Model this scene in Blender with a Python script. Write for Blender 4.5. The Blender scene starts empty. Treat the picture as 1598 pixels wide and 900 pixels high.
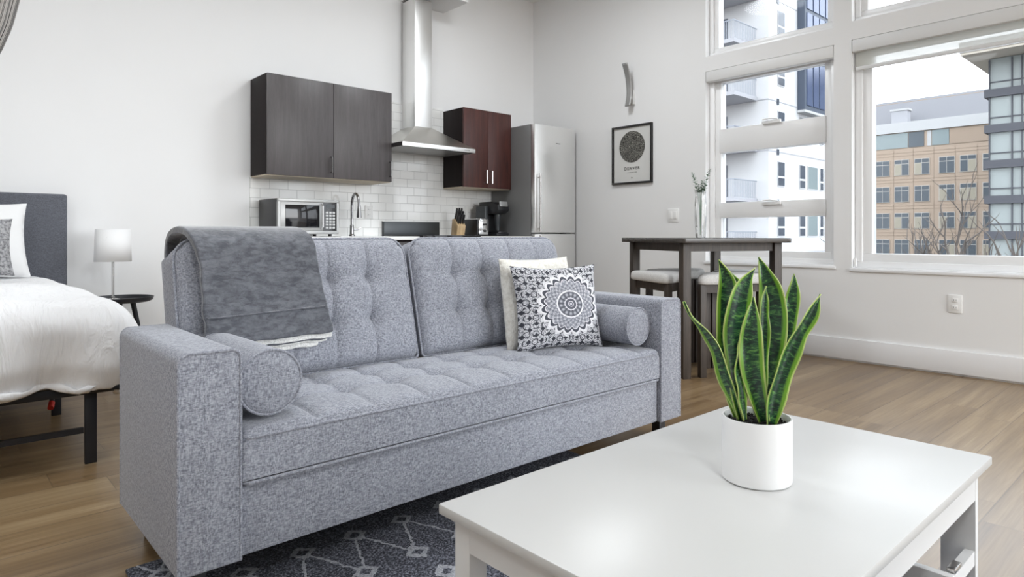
import bpy, bmesh, math, random
from mathutils import Vector, Matrix, noise
random.seed(7)
D = bpy.data; COL = bpy.context.scene.collection; SC = bpy.context.scene
PI = math.pi; R = math.radians

# ------------------------------------------------------------------ camera
FPX, CX, Y0, EYE = 1015.0, 799.0, 367.0, 0.93
AZ = math.atan2(1920 - CX, FPX)
cam_d = D.cameras.new('camera'); cam = D.objects.new('camera', cam_d); COL.objects.link(cam)
cam.location = (0, 0, EYE); cam.rotation_euler = (PI/2, 0, AZ - PI/2)
cam_d.sensor_width = 36; cam_d.lens = FPX * 36 / 1598
cam_d.shift_y = (Y0 - 450) / 1598
cam_d.clip_start = .02; cam_d.clip_end = 900
SC.camera = cam
SC.view_settings.view_transform = 'Standard'; SC.view_settings.look = 'None'
SC.view_settings.gamma = 1; SC.view_settings.use_curve_mapping = False
SC.view_settings.exposure = 1.72
SC.cycles.max_bounces = 14; SC.cycles.diffuse_bounces = 6; SC.cycles.transparent_max_bounces = 24
SC.cycles.caustics_reflective = False; SC.cycles.caustics_refractive = False
SC.cycles.sample_clamp_indirect = 6

# ------------------------------------------------------------------ world: pale overcast sky, brighter towards the sun side (-Y)
SKY_BASE, SKY_GLOW = 2.5, 3.0
w = D.worlds.new('sky'); SC.world = w; w.use_nodes = True
nt = w.node_tree; nt.nodes.clear()
def wn(t, **k):
    n = nt.nodes.new(t)
    for a, b in k.items(): setattr(n, a, b)
    return n
tc = wn('ShaderNodeTexCoord'); out = wn('ShaderNodeOutputWorld'); bg = wn('ShaderNodeBackground')
dp = wn('ShaderNodeVectorMath', operation='DOT_PRODUCT'); sd = Vector((-.15, -.93, .34)).normalized(); dp.inputs[1].default_value = sd
nt.links.new(tc.outputs['Generated'], dp.inputs[0])
mr = wn('ShaderNodeMapRange'); mr.inputs[1].default_value = -.1; mr.inputs[2].default_value = 1.0
mr.inputs[3].default_value = SKY_BASE; mr.inputs[4].default_value = SKY_GLOW
nt.links.new(dp.outputs['Value'], mr.inputs[0])
sx = wn('ShaderNodeSeparateXYZ'); nt.links.new(tc.outputs['Generated'], sx.inputs[0])
cr = wn('ShaderNodeValToRGB'); e = cr.color_ramp.elements
e[0].position = .47; e[0].color = (.15, .14, .13, 1); e[1].position = .5; e[1].color = (.97, .985, 1, 1)
e2 = cr.color_ramp.elements.new(.62); e2.color = (.92, .965, 1, 1); e3 = cr.color_ramp.elements.new(1.0); e3.color = (.88, .935, 1, 1)
ma = wn('ShaderNodeMath', operation='MULTIPLY_ADD'); ma.inputs[1].default_value = .5; ma.inputs[2].default_value = .5
nt.links.new(sx.outputs['Z'], ma.inputs[0]); nt.links.new(ma.outputs[0], cr.inputs[0])
nt.links.new(cr.outputs[0], bg.inputs[0]); nt.links.new(mr.outputs[0], bg.inputs[1]); nt.links.new(bg.outputs[0], out.inputs[0])

# room constants
WX, WY, CEIL = 5.087, 5.264, 3.54        # inner faces of the window wall and the kitchen wall
WT = .22
LX, BY = -2.6, -4.2
# daylight portals (they only guide sky sampling through the openings)
def portal(loc, rot, sx_, sy_):
    l = D.lights.new('daylight_portal', 'AREA'); l.shape = 'RECTANGLE'; l.size = sx_; l.size_y = sy_
    l.cycles.is_portal = True; l.energy = 1
    o = D.objects.new('daylight_portal', l); COL.objects.link(o); o.location = loc; o.rotation_euler = rot
portal(((2.0+WX)/2, BY-.3, CEIL/2), (PI/2, 0, 0), WX-2.0, CEIL)
# added fill lights under the ceiling, out of view, to brighten the room
FILL_LIGHTS = [(-.7, 2.5, 7, 'over the foot of the bed'), (1.5, 2.9, 11, 'over the sofa back'), (3.4, 3.4, 10, 'between kitchen and bar table'), (.2, -.9, 13, 'over the front of the living area'), (-1.6, .9, 6, 'left of the sofa')]
portal((WX+WT+.05, 2.55, 1.95), (PI/2, 0, PI/2), 1.2, 2.8)
portal((WX+WT+.05, .84, 1.95), (PI/2, 0, PI/2), 2.2, 2.8)
portal((WX+WT+.05, -1.45, 1.95), (PI/2, 0, PI/2), 2.0, 2.8)

# ------------------------------------------------------------------ node helpers
class X:
    """tiny expression builder for math nodes"""
    nt = None
    def __init__(s, v): s.v = v
    def _op(a, op, *bs, clamp=False):
        n = X.nt.nodes.new('ShaderNodeMath'); n.operation = op; n.use_clamp = clamp
        for i, b in enumerate((a,) + bs):
            b = b.v if isinstance(b, X) else b
            if isinstance(b, (int, float)): n.inputs[i].default_value = b
            else: X.nt.links.new(b, n.inputs[i])
        return X(n.outputs[0])
    def __add__(a, b): return a._op('ADD', b)
    def __radd__(a, b): return a._op('ADD', b)
    def __sub__(a, b): return a._op('SUBTRACT', b)
    def __rsub__(a, b): return X(b)._op('SUBTRACT', a)
    def __mul__(a, b): return a._op('MULTIPLY', b)
    def __rmul__(a, b): return a._op('MULTIPLY', b)
    def __truediv__(a, b): return a._op('DIVIDE', b)
    def lt(a, b): return a._op('LESS_THAN', b)
    def gt(a, b): return a._op('GREATER_THAN', b)
    def abs(a): return a._op('ABSOLUTE')
    def fract(a): return a._op('FRACT')
    def floor(a): return a._op('FLOOR')
    def sin(a): return a._op('SINE')
    def cos(a): return a._op('COSINE')
    def sqrt(a): return a._op('SQRT')
    def max(a, b): return a._op('MAXIMUM', b)
    def min(a, b): return a._op('MINIMUM', b)
    def pw(a, b): return a._op('POWER', b)
    def atan2(a, b): return a._op('ARCTAN2', b)
    def clamp(a): return a._op('ADD', 0.0, clamp=True)
def L(a, b): X.nt.links.new(a.v if isinstance(a, X) else a, b)
def newmat(name):
    m = D.materials.new(name); m.use_nodes = True; X.nt = m.node_tree
    return m, m.node_tree.nodes['Principled BSDF']
def node(t, **k):
    n = X.nt.nodes.new(t)
    for a, b in k.items(): setattr(n, a, b)
    return n
def setp(b, col=None, rough=None, metal=None, **k):
    if col is not None: b.inputs['Base Color'].default_value = (*col, 1)
    if rough is not None: b.inputs['Roughness'].default_value = rough
    if metal is not None: b.inputs['Metallic'].default_value = metal
    for a, v in k.items():
        b.inputs[a.replace('_', ' ')].default_value = v
def coords(kind='Object'):
    t = node('ShaderNodeTexCoord'); s = node('ShaderNodeSeparateXYZ'); L(t.outputs[kind], s.inputs[0])
    return t.outputs[kind], X(s.outputs[0]), X(s.outputs[1]), X(s.outputs[2])
def noisetex(vec, scale, detail=3, rough=.5, dist=0.0, mapping=None):
    if mapping:
        mp = node('ShaderNodeMapping'); mp.inputs['Scale'].default_value = mapping; L(vec, mp.inputs[0]); vec = mp.outputs[0]
    n = node('ShaderNodeTexNoise'); n.inputs['Scale'].default_value = scale; n.inputs['Detail'].default_value = detail
    n.inputs['Roughness'].default_value = rough; n.inputs['Distortion'].default_value = dist
    L(vec, n.inputs['Vector']); return X(n.outputs[0])
def ramp(fac, stops):
    n = node('ShaderNodeValToRGB'); L(fac, n.inputs[0]); el = n.color_ramp.elements
    while len(el) < len(stops): el.new(.5)
    for i, (p, c) in enumerate(stops): el[i].position = p; el[i].color = (*c, 1)
    return n.outputs[0]
def mixc(fac, a, b, mode='MIX'):
    n = node('ShaderNodeMix', data_type='RGBA', blend_type=mode)
    if isinstance(fac, (int, float)): n.inputs[0].default_value = fac
    else: L(fac, n.inputs[0])
    for i, c in ((6, a), (7, b)):
        if isinstance(c, tuple): n.inputs[i].default_value = (*c, 1)
        else: L(c, n.inputs[i])
    return n.outputs[2]
def bump(b, h, dist=.001, strength=1.0):
    n = node('ShaderNodeBump'); n.inputs['Distance'].default_value = dist; n.inputs['Strength'].default_value = strength
    L(h, n.inputs['Height']); L(n.outputs[0], b.inputs['Normal'])
M = {}
def plain(name, col, rough=.5, metal=0.0, **k):
    m, b = newmat(name); setp(b, col, rough, metal, **k); M[name] = m; return m

def painted(name, col, rough=.6, grain=.02):
    m, b = newmat(name); v, x, y, z = coords()
    n = noisetex(v, 1.6, 2); setp(b, col, rough)
    L(mixc(n, tuple(c*(1-grain) for c in col), tuple(min(1, c*(1+grain)) for c in col)), b.inputs['Base Color'])
    bump(b, noisetex(v, 420, 2), .0003, .25); M[name] = m
painted('wall_paint', (.83, .83, .83), .7); painted('ceiling_paint', (.86, .86, .85), .8)
painted('trim_paint', (.84, .84, .85), .35, .005); painted('frame_vinyl', (.84, .84, .84), .3, .005)
plain('white_lacquer', (.60, .60, .59), .33); plain('white_satin', (.74, .74, .735), .45)
plain('white_plastic', (.85, .85, .84), .3); plain('black_plastic', (.012, .012, .014), .35)
plain('black_metal', (.016, .017, .022), .42); plain('dark_metal', (.10, .10, .105), .35, .9)
plain('chrome', (.72, .72, .73), .12, 1.0); plain('handle_metal', (.62, .61, .60), .25, 1.0)
plain('faucet_metal', (.36, .36, .37), .2, 1.0); plain('ceramic', (.84, .84, .84), .32); plain('soil', (.012, .010, .009), .9)
plain('counter_quartz', (.86, .86, .85), .2); plain('black_glass', (.01, .01, .012), .06)
plain('light_wood_under', (.62, .54, .42), .5); plain('black_edge', (.03, .028, .03), .4)
plain('red_rubber', (.6, .03, .02), .5); plain('steel_dark', (.07, .075, .08), .38, .6)
plain('lampshade', (.86, .86, .86), .8); plain('white_cotton_flat', (.83, .83, .83), .9)
plain('silver_panel', (.38, .38, .375), .38, .6); plain('fridge_side', (.20, .20, .20), .45, .3)
plain('rail_grey', (.27, .29, .33), .5, .2); plain('slab_grey', (.34, .34, .36), .8)
plain('asphalt', (.20, .20, .20), .9); plain('bark', (.10, .085, .075), .9)

def brushed(name, col, rough, stretch):
    m, b = newmat(name); v, *_ = coords(); setp(b, col, rough, 1.0)
    n = noisetex(v, 420, 2, mapping=stretch); n0 = noisetex(v, 3, 2)
    L(n*.06 + (rough-.03), b.inputs['Roughness']); L(mixc(n, tuple(c*.97 for c in col), col), b.inputs['Base Color'])
    bump(b, n*.05 + n0*3.0, .002, .12); M[name] = m
brushed('brushed_steel', (.90, .90, .89), .34, (1, 1, .02)); brushed('hood_steel', (.60, .585, .55), .3, (.03, 1, 1))

def tweed(name, dark, light, scale=1.0, bumpd=.0012, warp=True):
    m, b = newmat(name); v, x, y, z = coords(); setp(b, light, .95)
    b.inputs['Specular IOR Level'].default_value = .2
    b.inputs['Sheen Weight'].default_value = .25; b.inputs['Sheen Roughness'].default_value = .5
    n1 = noisetex(v, 210*scale, 2, .6, mapping=(1, 1, .33)); n2 = noisetex(v, 210*scale, 2, .6, mapping=(.33, .6, 1)); n3 = noisetex(v, 5, 3)
    t = n1*.5 + n2*.5
    c = ramp(t, [(.36, dark), (.50, tuple((a+b_)/2 for a, b_ in zip(dark, light))), (.62, light)])
    L(mixc(n3*.18, c, dark), b.inputs['Base Color']); bump(b, t, bumpd, .6); M[name] = m
tweed('sofa_tweed', (.15, .158, .19), (.45, .466, .52), 1.45)
tweed('headboard_fabric', (.085, .09, .105), (.15, .155, .18), 1.3)
tweed('stool_fabric', (.52, .51, .50), (.70, .69, .67), 1.5)

m, b = newmat('plush_blanket'); v, *_ = coords(); setp(b, (.2, .2, .22), .9)
n = noisetex(v, 26, 5, .7, .35, mapping=(1, 1, 2.2)); n2 = noisetex(v, 380, 2)
b.inputs['Sheen Weight'].default_value = .8; b.inputs['Sheen Roughness'].default_value = .35
L(mixc(n2*.3, ramp(n, [(.38, (.078, .083, .098)), (.62, (.175, .182, .205))]), (.07, .075, .088)), b.inputs['Base Color']); bump(b, n*1.0 + n2*.3, .004, .6); M['plush_blanket'] = m
m, b = newmat('sherpa'); v, *_ = coords(); n = noisetex(v, 160, 3, .7); setp(b, (.85, .85, .83), 1)
L(ramp(n, [(.3, (.62, .62, .60)), (.6, (.88, .88, .86))]), b.inputs['Base Color']); bump(b, n, .004, .8); M['sherpa'] = m
m, b = newmat('cream_fleece'); v, *_ = coords(); n = noisetex(v, 60, 4, .7); setp(b, (.85, .83, .77), 1)
L(ramp(n, [(.3, (.68, .65, .58)), (.6, (.88, .86, .80))]), b.inputs['Base Color']); bump(b, n, .008, .9); M['cream_fleece'] = m
m, b = newmat('duvet_cotton'); v, *_ = coords(); setp(b, (.90, .90, .91), .9); n = noisetex(v, 7, 4, .6, 1.5, mapping=(1.8, 1, .35))
b.inputs['Sheen Weight'].default_value = .2
bump(b, n, .03, .55); M['duvet_cotton'] = m
m, b = newmat('grey_knit'); v, *_ = coords(); n = noisetex(v, 70, 3, .6); setp(b, (.3, .3, .31), 1)
L(ramp(n, [(.35, (.13, .13, .14)), (.6, (.42, .42, .43))]), b.inputs['Base Color']); bump(b, n, .01, 1); M['grey_knit'] = m

def wood(name, dark, light, axis='z', rough=.35, scale=1.0):
    m, b = newmat(name); v, *_ = coords(); setp(b, light, rough)
    mp = {'z': (9, 9, .7), 'x': (.7, 9, 9), 'y': (9, .7, 9)}[axis]
    n = noisetex(v, 3.2*scale, 5, .6, .8, mapping=mp); n2 = noisetex(v, 30*scale, 2, .5, mapping=mp)
    L(ramp(n*.75 + n2*.25, [(.3, dark), (.7, light)]), b.inputs['Base Color']); bump(b, n2, .0004, .4); M[name] = m
wood('espresso_grey', (.052, .045, .046), (.088, .078, .080), 'z', .42)
wood('espresso_red', (.028, .008, .007), (.085, .024, .018), 'z', .4)
wood('espresso_side', (.008, .005, .005), (.016, .010, .010), 'z', .6); M['espresso_side'].node_tree.nodes['Principled BSDF'].inputs['Specular IOR Level'].default_value = .2
wood('bar_wood', (.022, .015, .011), (.070, .052, .039), 'z', .5, 1.4)
wood('bar_wood_top', (.03, .025, .021), (.075, .062, .052), 'x', .25)
wood('knife_block_wood', (.36, .24, .12), (.62, .46, .27), 'z', .5)

# oak planks along X
m, b = newmat('oak_planks'); v, x, y, z = coords()
PW, PL = .182, 1.52
row = (y/PW).floor(); h = (row*12.9898).sin()*43758.5453; hs = h.fract()
cu = x/PL + hs*3.7; cell = cu.floor(); rnd = ((row*78.233 + cell*37.719).sin()*4375.85).fract()
fy = ((y/PW).fract() - .5).abs(); fx = (cu.fract() - .5).abs()
gap = (fy.gt(.5 - .0022/PW)).max(fx.gt(.5 - .0016/PL))
cx_ = node('ShaderNodeCombineXYZ'); L(x*.32 + rnd*17.0, cx_.inputs[0]); L(y*8.0, cx_.inputs[1]); L(rnd*9.0, cx_.inputs[2])
g1 = noisetex(cx_.outputs[0], 2.2, 4, .5, .3); g2 = noisetex(cx_.outputs[0], 14, 3, .5)
base = ramp(g1*.7 + g2*.3, [(.30, (.155, .096, .044)), (.5, (.26, .176, .092)), (.72, (.38, .28, .162))])
tone = mixc((rnd*1.0).clamp(), base, mixc(1.0, base, (.62, .56, .49), 'MULTIPLY'))
L(mixc(gap*.5, tone, (.08, .055, .036)), b.inputs['Base Color'])
L(g1*.1 + .25, b.inputs['Roughness']); b.inputs['Specular IOR Level'].default_value = .6
bump(b, g2*.25 - gap*1.0, .0012, .5); M['oak_planks'] = m

# subway tiles on the kitchen wall (X-Z plane), the wall behind the hood too
m, b = newmat('subway_tile'); v, x, y, z = coords(); setp(b, (.80, .80, .78), .08)
TW, TH = .155, .0775
zz = (z - .921)/TH; rowi = zz.floor(); xx = x/TW + (rowi*.5).fract()
gz = (zz.fract() - .5).abs(); gx = (xx.fract() - .5).abs()
g = (gz.gt(.5 - .0016/TH)).max(gx.gt(.5 - .0016/TW))
tr = ((rowi*91.7 + xx.floor()*47.3).sin()*4731.3).fract()
L(mixc(g, mixc(tr, (.82, .82, .805), (.87, .87, .855)), (.50, .50, .49)), b.inputs['Base Color']); L(g*.6 + .08, b.inputs['Roughness'])
bump(b, ((gz*TH).max(gx*TW)*0.0) - g + tr*.1 + noisetex(v, 9, 2)*.35, .0022, .55); M['subway_tile'] = m

# rug: charcoal with pale trellis of zigzags and little diamonds
m, b = newmat('trellis_rug'); v, x, y, z = coords(); setp(b, (.05, .05, .06), 1)
wn1 = noisetex(v, 45, 2) - .5; wn2 = noisetex(v, 52, 2) - .5
xx = x + wn1*.022; yy = y + wn2*.022
p = .167; u = (xx - .644)/p; q = ((1.797 - yy)/.72).fract()*.72
tri = ((u + .5).fract() - .5).abs()*2.0            # 0 at A columns, 1 half-way
l1 = (q - tri*.215).abs(); l2 = (q - .36 - (1.0 - tri)*.215).abs()
line = (l1.min(l2)).lt(.011)
dA = tri*p*.5; dB = (1.0 - tri)*p*.5
def dia(dx, q0):
    dy = ((q - q0).abs()); dy = dy.min((q - q0 - .72).abs()); dd = dx/.036 + dy/.036
    return dd.gt(.55)*dd.lt(1.15), dd.lt(1.15)
ds = [dia(dA, 0.0), dia(dB, .215), dia(dB, .36), dia(dA, .575)]
ring = ds[0][0]; ins = ds[0][1]
for a_, b_ in ds[1:]: ring = ring.max(a_); ins = ins.max(b_)
pat = (line*(1.0 - ins)).max(ring)
n = noisetex(v, 170, 3, .75); n2 = noisetex(v, 22, 3)
dk = ramp(n, [(.38, (.008, .009, .015)), (.50, (.05, .053, .07)), (.62, (.25, .26, .31))])
lt = ramp(n, [(.3, (.20, .21, .24)), (.6, (.50, .51, .55))])
L(mixc(pat*(n2*.5 + .6).clamp(), dk, lt), b.inputs['Base Color']); bump(b, n + pat*.4, .006, 1); M['trellis_rug'] = m

# mandala print on the front cushion: UV -1..1
m, b = newmat('mandala_print'); v, uu, vv, _z = coords('UV'); setp(b, (.5, .5, .5), .9)
uu = ((uu - .5)*2.0 - .16)*.80; vv = ((vv - .5)*2.0 - .03)*.80
r_ = (uu*uu + vv*vv).sqrt(); an = vv.atan2(uu)
def petals(nr, r0, amp): return r_ - r0 - ((an*(nr/2)).sin().abs())*amp
fine = noisetex(v, 85, 3, .7); lace = ((r_*62.0).sin()*(an*24.0).sin())
inner = ramp((fine*.8 + lace*.10 + .1).clamp(), [(.32, (.10, .105, .13)), (.5, (.30, .31, .36)), (.66, (.74, .74, .77))])
# diamond lattice outside
da = ((uu*4.5 + vv*4.5).fract() - .5).abs(); db = ((uu*4.5 - vv*4.5).fract() - .5).abs()
mx = da.max(db); mn = da.min(db)
sp = ((uu*21.0).sin()*(vv*21.0).sin()).abs()
o1 = (mx.lt(.20)).max((sp.gt(.35))*(sp.lt(.62))*mn.gt(.1)); outer_f = (o1*.55 + (fine - .5)*2.4 + .34).clamp()
outer = ramp(outer_f, [(.18, (.76, .76, .78)), (.42, (.35, .36, .40)), (.6, (.035, .037, .05))])
P1 = petals(20, .46, .06); P2 = petals(20, .53, .08); P3 = petals(20, .565, .09)
c = mixc(P3.lt(0.0), outer, mixc(((fine - .42)*3.0).clamp(), (.86, .86, .88), (.25, .26, .30)))
c = mixc(P2.lt(0.0), c, (.82, .82, .85)); c = mixc((P2 + .03).lt(0.0), c, (.07, .075, .095)); c = mixc(P1.lt(0.0), c, (.80, .80, .83))
c = mixc((P1 + .015).lt(0.0), c, inner)
def band(r0, r1, col, c): return mixc(r_.gt(r0)*r_.lt(r1), c, col)
c = band(.255, .28, (.85, .85, .88), c)
dots = ((an*14.0).sin()*.5 + .5)
c = mixc(r_.lt(.25), c, mixc((dots*(r_*40.0).sin().abs()).clamp(), (.10, .105, .13), (.52, .53, .58)))
c = band(.11, .125, (.78, .78, .82), c); c = mixc(r_.lt(.11), c, (.12, .125, .155)); c = band(.045, .06, (.70, .70, .74), c); c = mixc(r_.lt(.025), c, (.6, .6, .65))
L(c, b.inputs['Base Color']); bump(b, noisetex(v, 240, 2), .0005, .3); M['mandala_print'] = m

# snake plant leaf: UV.x across, UV.y along
m, b = newmat('snake_leaf'); v, lu, lv, _ = coords('UV'); setp(b, (.05, .15, .04), .32)
t_, ox, oy, oz = coords('Object')
edge = (lu - .5).abs()*2.0
en = noisetex(v, 9, 2) - .5
cmb = node('ShaderNodeCombineXYZ'); L(lu*1.3, cmb.inputs[0]); L(lv*26.0 + oz*0.0, cmb.inputs[1]); L(ox*7.0, cmb.inputs[2])
bn = noisetex(cmb.outputs[0], 1.9, 4, .65, .6)
body = ramp(bn, [(.36, (.004, .016, .013)), (.48, (.012, .05, .026)), (.56, (.035, .12, .04)), (.66, (.13, .30, .07))])
c = mixc((((edge + en*.16) - .60)*7.0).clamp(), body, (.16, .36, .03))
c = mixc((((edge + en*.10) - .88)*14.0).clamp(), c, (.45, .55, .17))
L(c, b.inputs['Base Color']); bump(b, bn, .0006, .4); M['snake_leaf'] = m
m, b = newmat('eucalyptus_leaf'); v, *_ = coords(); setp(b, (.16, .24, .17), .7); M['eucalyptus_leaf'] = m

# glass: window panes slightly tinted, light passes straight through
def pane_mat(name, tint, refl=.9):
    m = D.materials.new(name); m.use_nodes = True; X.nt = m.node_tree; n = m.node_tree.nodes; n.clear()
    o = node('ShaderNodeOutputMaterial'); tr = node('ShaderNodeBsdfTransparent'); tr.inputs[0].default_value = (*tint, 1)
    gl = node('ShaderNodeBsdfGlossy'); gl.inputs['Roughness'].default_value = .01
    fr = node('ShaderNodeFresnel'); fr.inputs[0].default_value = 1.45; mx = node('ShaderNodeMixShader')
    L(X(fr.outputs[0])*refl, mx.inputs[0]); L(tr.outputs[0], mx.inputs[1]); L(gl.outputs[0], mx.inputs[2]); L(mx.outputs[0], o.inputs[0]); M[name] = m
pane_mat('window_glass', (.66, .67, .68), .12); pane_mat('clear_glass', (.97, .98, .98), 1.0)
# sheer roller shade
m = D.materials.new('shade_cloth'); m.use_nodes = True; X.nt = m.node_tree; m.node_tree.nodes.clear()
o = node('ShaderNodeOutputMaterial'); df = node('ShaderNodeBsdfDiffuse'); df.inputs[0].default_value = (.72, .72, .68, 1)
tl = node('ShaderNodeBsdfTranslucent'); tl.inputs[0].default_value = (.75, .74, .69, 1); mx = node('ShaderNodeMixShader'); mx.inputs[0].default_value = .5
L(df.outputs[0], mx.inputs[1]); L(tl.outputs[0], mx.inputs[2]); tp = node('ShaderNodeBsdfTransparent'); mx2 = node('ShaderNodeMixShader'); mx2.inputs[0].default_value = .4
L(mx.outputs[0], mx2.inputs[1]); L(tp.outputs[0], mx2.inputs[2]); L(mx2.outputs[0], o.inputs[0]); M['shade_cloth'] = m
# far facades
plain('stucco_white', (.52, .52, .525), .9); plain('stucco_grey', (.50, .505, .53), .9); plain('bay_blue', (.055, .07, .10), .5)
plain('bay_glass', (.085, .11, .19), .15, .2); plain('window_dark', (.07, .08, .10), .1); plain('window_teal', (.20, .24, .245), .15)
plain('tan_stone', (.365, .285, .222), .9); plain('tan_joint', (.31, .24, .185), .9); plain('parapet_white', (.42, .42, .42), .8)
plain('roof_metal', (.18, .18, .192), .8); plain('office_glass', (.07, .085, .10), .25); plain('office_glass_warm', (.30, .27, .21), .3)
plain('tower_glass', (.33, .36, .355), .25, .1); plain('tower_band', (.075, .077, .09), .6); plain('eave', (.50, .45, .38), .8)
plain('office_frame', (.45, .43, .40), .6)
m, b = newmat('striped_curtain'); v, su, sv, _ = coords('UV'); setp(b, (.3, .3, .3), .9)
s1 = (su*52.0 + 0.0).fract(); s2 = (su*121.0).fract(); s3 = (su*23.0 + .3).fract()
c = mixc(s1.lt(.34), (.36, .34, .32), (.03, .027, .026)); c = mixc(s2.lt(.18), c, (.66, .64, .61)); c = mixc(s3.lt(.22), c, (.16, .155, .15))
L(c, b.inputs['Base Color']); bump(b, noisetex(v, 120, 2), .0006, .3); M['striped_curtain'] = m
# map print: streets on a black disc
m, b = newmat('city_map'); v, mxx, myy, mzz = coords(); setp(b, (.02, .02, .02), .6)
vo = node('ShaderNodeTexVoronoi', feature='DISTANCE_TO_EDGE'); vo.inputs['Scale'].default_value = 62; L(v, vo.inputs['Vector'])
g = (((myy*115.0).fract() - .5).abs().gt(.42)).max(((mzz*115.0).fract() - .5).abs().gt(.42)); nz = noisetex(v, 26, 3)
f = (X(vo.outputs[0]).lt(.035)*.8).max(g*nz.gt(.47)*.45)
L(mixc(f, (.012, .011, .010), (.50, .49, .43)), b.inputs['Base Color']); M['city_map'] = m
plain('poster_paper', (.66, .66, .64), .7); plain('ink', (.03, .03, .03), .7); plain('ink_grey', (.35, .35, .35), .7)
plain('frame_black', (.012, .011, .011), .35)

# ------------------------------------------------------------------ mesh helpers
class MB:
    def __init__(s): s.bm = bmesh.new(); s.uv = None
    def uvl(s):
        if s.uv is None: s.uv = s.bm.loops.layers.uv.new('UVMap')
        return s.uv
    def box(s, x0, x1, y0, y1, z0, z1, mat=None, bev=0.0, seg=2):
        t = bmesh.new(); bmesh.ops.create_cube(t, size=1)
        for v in t.verts: v.co = Vector((x0 + (v.co.x+.5)*(x1-x0), y0 + (v.co.y+.5)*(y1-y0), z0 + (v.co.z+.5)*(z1-z0)))
        if bev > 0: bmesh.ops.bevel(t, geom=list(t.edges), offset=bev, segments=seg, profile=.5, affect='EDGES')
        s.merge(t, mat); return s
    def merge(s, t, mat=None):
        if mat is not None: bmesh.ops.transform(t, matrix=mat, verts=t.verts)
        vm = {v: s.bm.verts.new(v.co) for v in t.verts}
        for f in t.faces:
            try: s.bm.faces.new([vm[v] for v in f.verts])
            except ValueError: pass
        t.free()
    def rings(s, rings, cap0=True, cap1=True, closed=False):
        vs = [[s.bm.verts.new(p) for p in r] for r in rings]; n = len(vs[0])
        pairs = list(zip(vs, vs[1:])) + ([(vs[-1], vs[0])] if closed else [])
        for a, b in pairs:
            for i in range(n): s.bm.faces.new((a[i], a[(i+1) % n], b[(i+1) % n], b[i]))
        if not closed:
            if cap0: s.bm.faces.new(vs[0][::-1])
            if cap1: s.bm.faces.new(vs[-1])
        return s
    def lathe(s, prof, seg=32, mat=None, cap0=True, cap1=True):
        mat = mat or Matrix()
        s.rings([[mat @ Vector((r*math.cos(2*PI*i/seg), r*math.sin(2*PI*i/seg), z)) for i in range(seg)] for r, z in prof], cap0, cap1); return s
    def tube(s, pts, r, seg=10, closed=False):
        pts = [Vector(p) for p in pts]; n = len(pts); rings = []
        up = Vector((0, 0, 1)); prev = None
        for i, p in enumerate(pts):
            a = pts[(i-1) % n] if (i or closed) else p; b_ = pts[(i+1) % n] if (i < n-1 or closed) else p
            t = (b_ - a).normalized()
            if prev is None:
                nx = t.cross(up);
                if nx.length < .05: nx = t.cross(Vector((1, 0, 0)))
            else: nx = prev - t*prev.dot(t)
            nx.normalize(); prev = nx; ny = t.cross(nx)
            rr = r[i] if isinstance(r, (list, tuple)) else r
            rings.append([p + nx*rr*math.cos(2*PI*k/seg) + ny*rr*math.sin(2*PI*k/seg) for k in range(seg)])
        s.rings(rings, closed=closed); return s
    def prism(s, poly, z0, z1, mat=None, bev=0):
        t = bmesh.new(); vs = [t.verts.new((p[0], p[1], z0)) for p in poly]; f = t.faces.new(vs)
        ex = bmesh.ops.extrude_face_region(t, geom=[f]); bmesh.ops.translate(t, vec=(0, 0, z1-z0), verts=[v for v in ex['geom'] if isinstance(v, bmesh.types.BMVert)])
        bmesh.ops.recalc_face_normals(t, faces=t.faces)
        if bev: bmesh.ops.bevel(t, geom=list(t.edges), offset=bev, segments=2, profile=.5, affect='EDGES')
        s.merge(t, mat); return s
    def grid(s, nx, ny, fn, uv=True, flip=False):
        vs = [[s.bm.verts.new(fn(i/nx, j/ny)) for i in range(nx+1)] for j in range(ny+1)]
        lay = s.uvl() if uv else None
        for j in range(ny):
            for i in range(nx):
                q = [(i, j), (i+1, j), (i+1, j+1), (i, j+1)]
                if flip: q = q[::-1]
                f = s.bm.faces.new([vs[b][a] for a, b in q])
                if uv:
                    for lp, (a, b) in zip(f.loops, q): lp[lay].uv = (a/nx, b/ny)
        return vs
    def build(s, name, mat, parent=None, smooth=True, mw=None, ang=40, weld=0, subd=0, keep=False):
        if weld: bmesh.ops.remove_doubles(s.bm, verts=s.bm.verts, dist=weld)
        if not keep: bmesh.ops.recalc_face_normals(s.bm, faces=s.bm.faces)
        me = D.meshes.new(name)
        s.bm.to_mesh(me); s.bm.free()
        for mm in (mat if isinstance(mat, (list, tuple)) else [mat]): me.materials.append(M[mm])
        o = D.objects.new(name, me); COL.objects.link(o)
        if smooth:
            me.polygons.foreach_set('use_smooth', [True]*len(me.polygons))
            me.set_sharp_from_angle(angle=R(ang))
        if mw is not None: o.matrix_world = mw
        if parent is not None: o.parent = parent
        if subd:
            md = o.modifiers.new('s', 'SUBSURF'); md.levels = md.render_levels = subd
        return o
def tag(o, label=None, cat=None, group=None, kind=None):
    if label: o['label'] = label
    if cat: o['category'] = cat
    if group: o['group'] = group
    if kind: o['kind'] = kind
    return o
def thing(name, label, cat, loc=(0, 0, 0), rz=0.0, group=None):
    o = D.objects.new(name, None); COL.objects.link(o); o.empty_display_size = .05
    o.location = loc; o.rotation_euler = (0, 0, rz); return tag(o, label, cat, group)
def BX(name, mat, parent, *b, bev=0.0, **k): return MB().box(*b, bev=bev).build(name, mat, parent, **k)
def struct(name, mat, mb, **k): o = mb.build(name, mat, **k); o['kind'] = 'structure'; return o
def copy_tree(o, parent=None):
    c = o.copy(); COL.objects.link(c); c.parent = parent
    for ch in list(o.children): copy_tree(ch, c)
    return c
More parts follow.
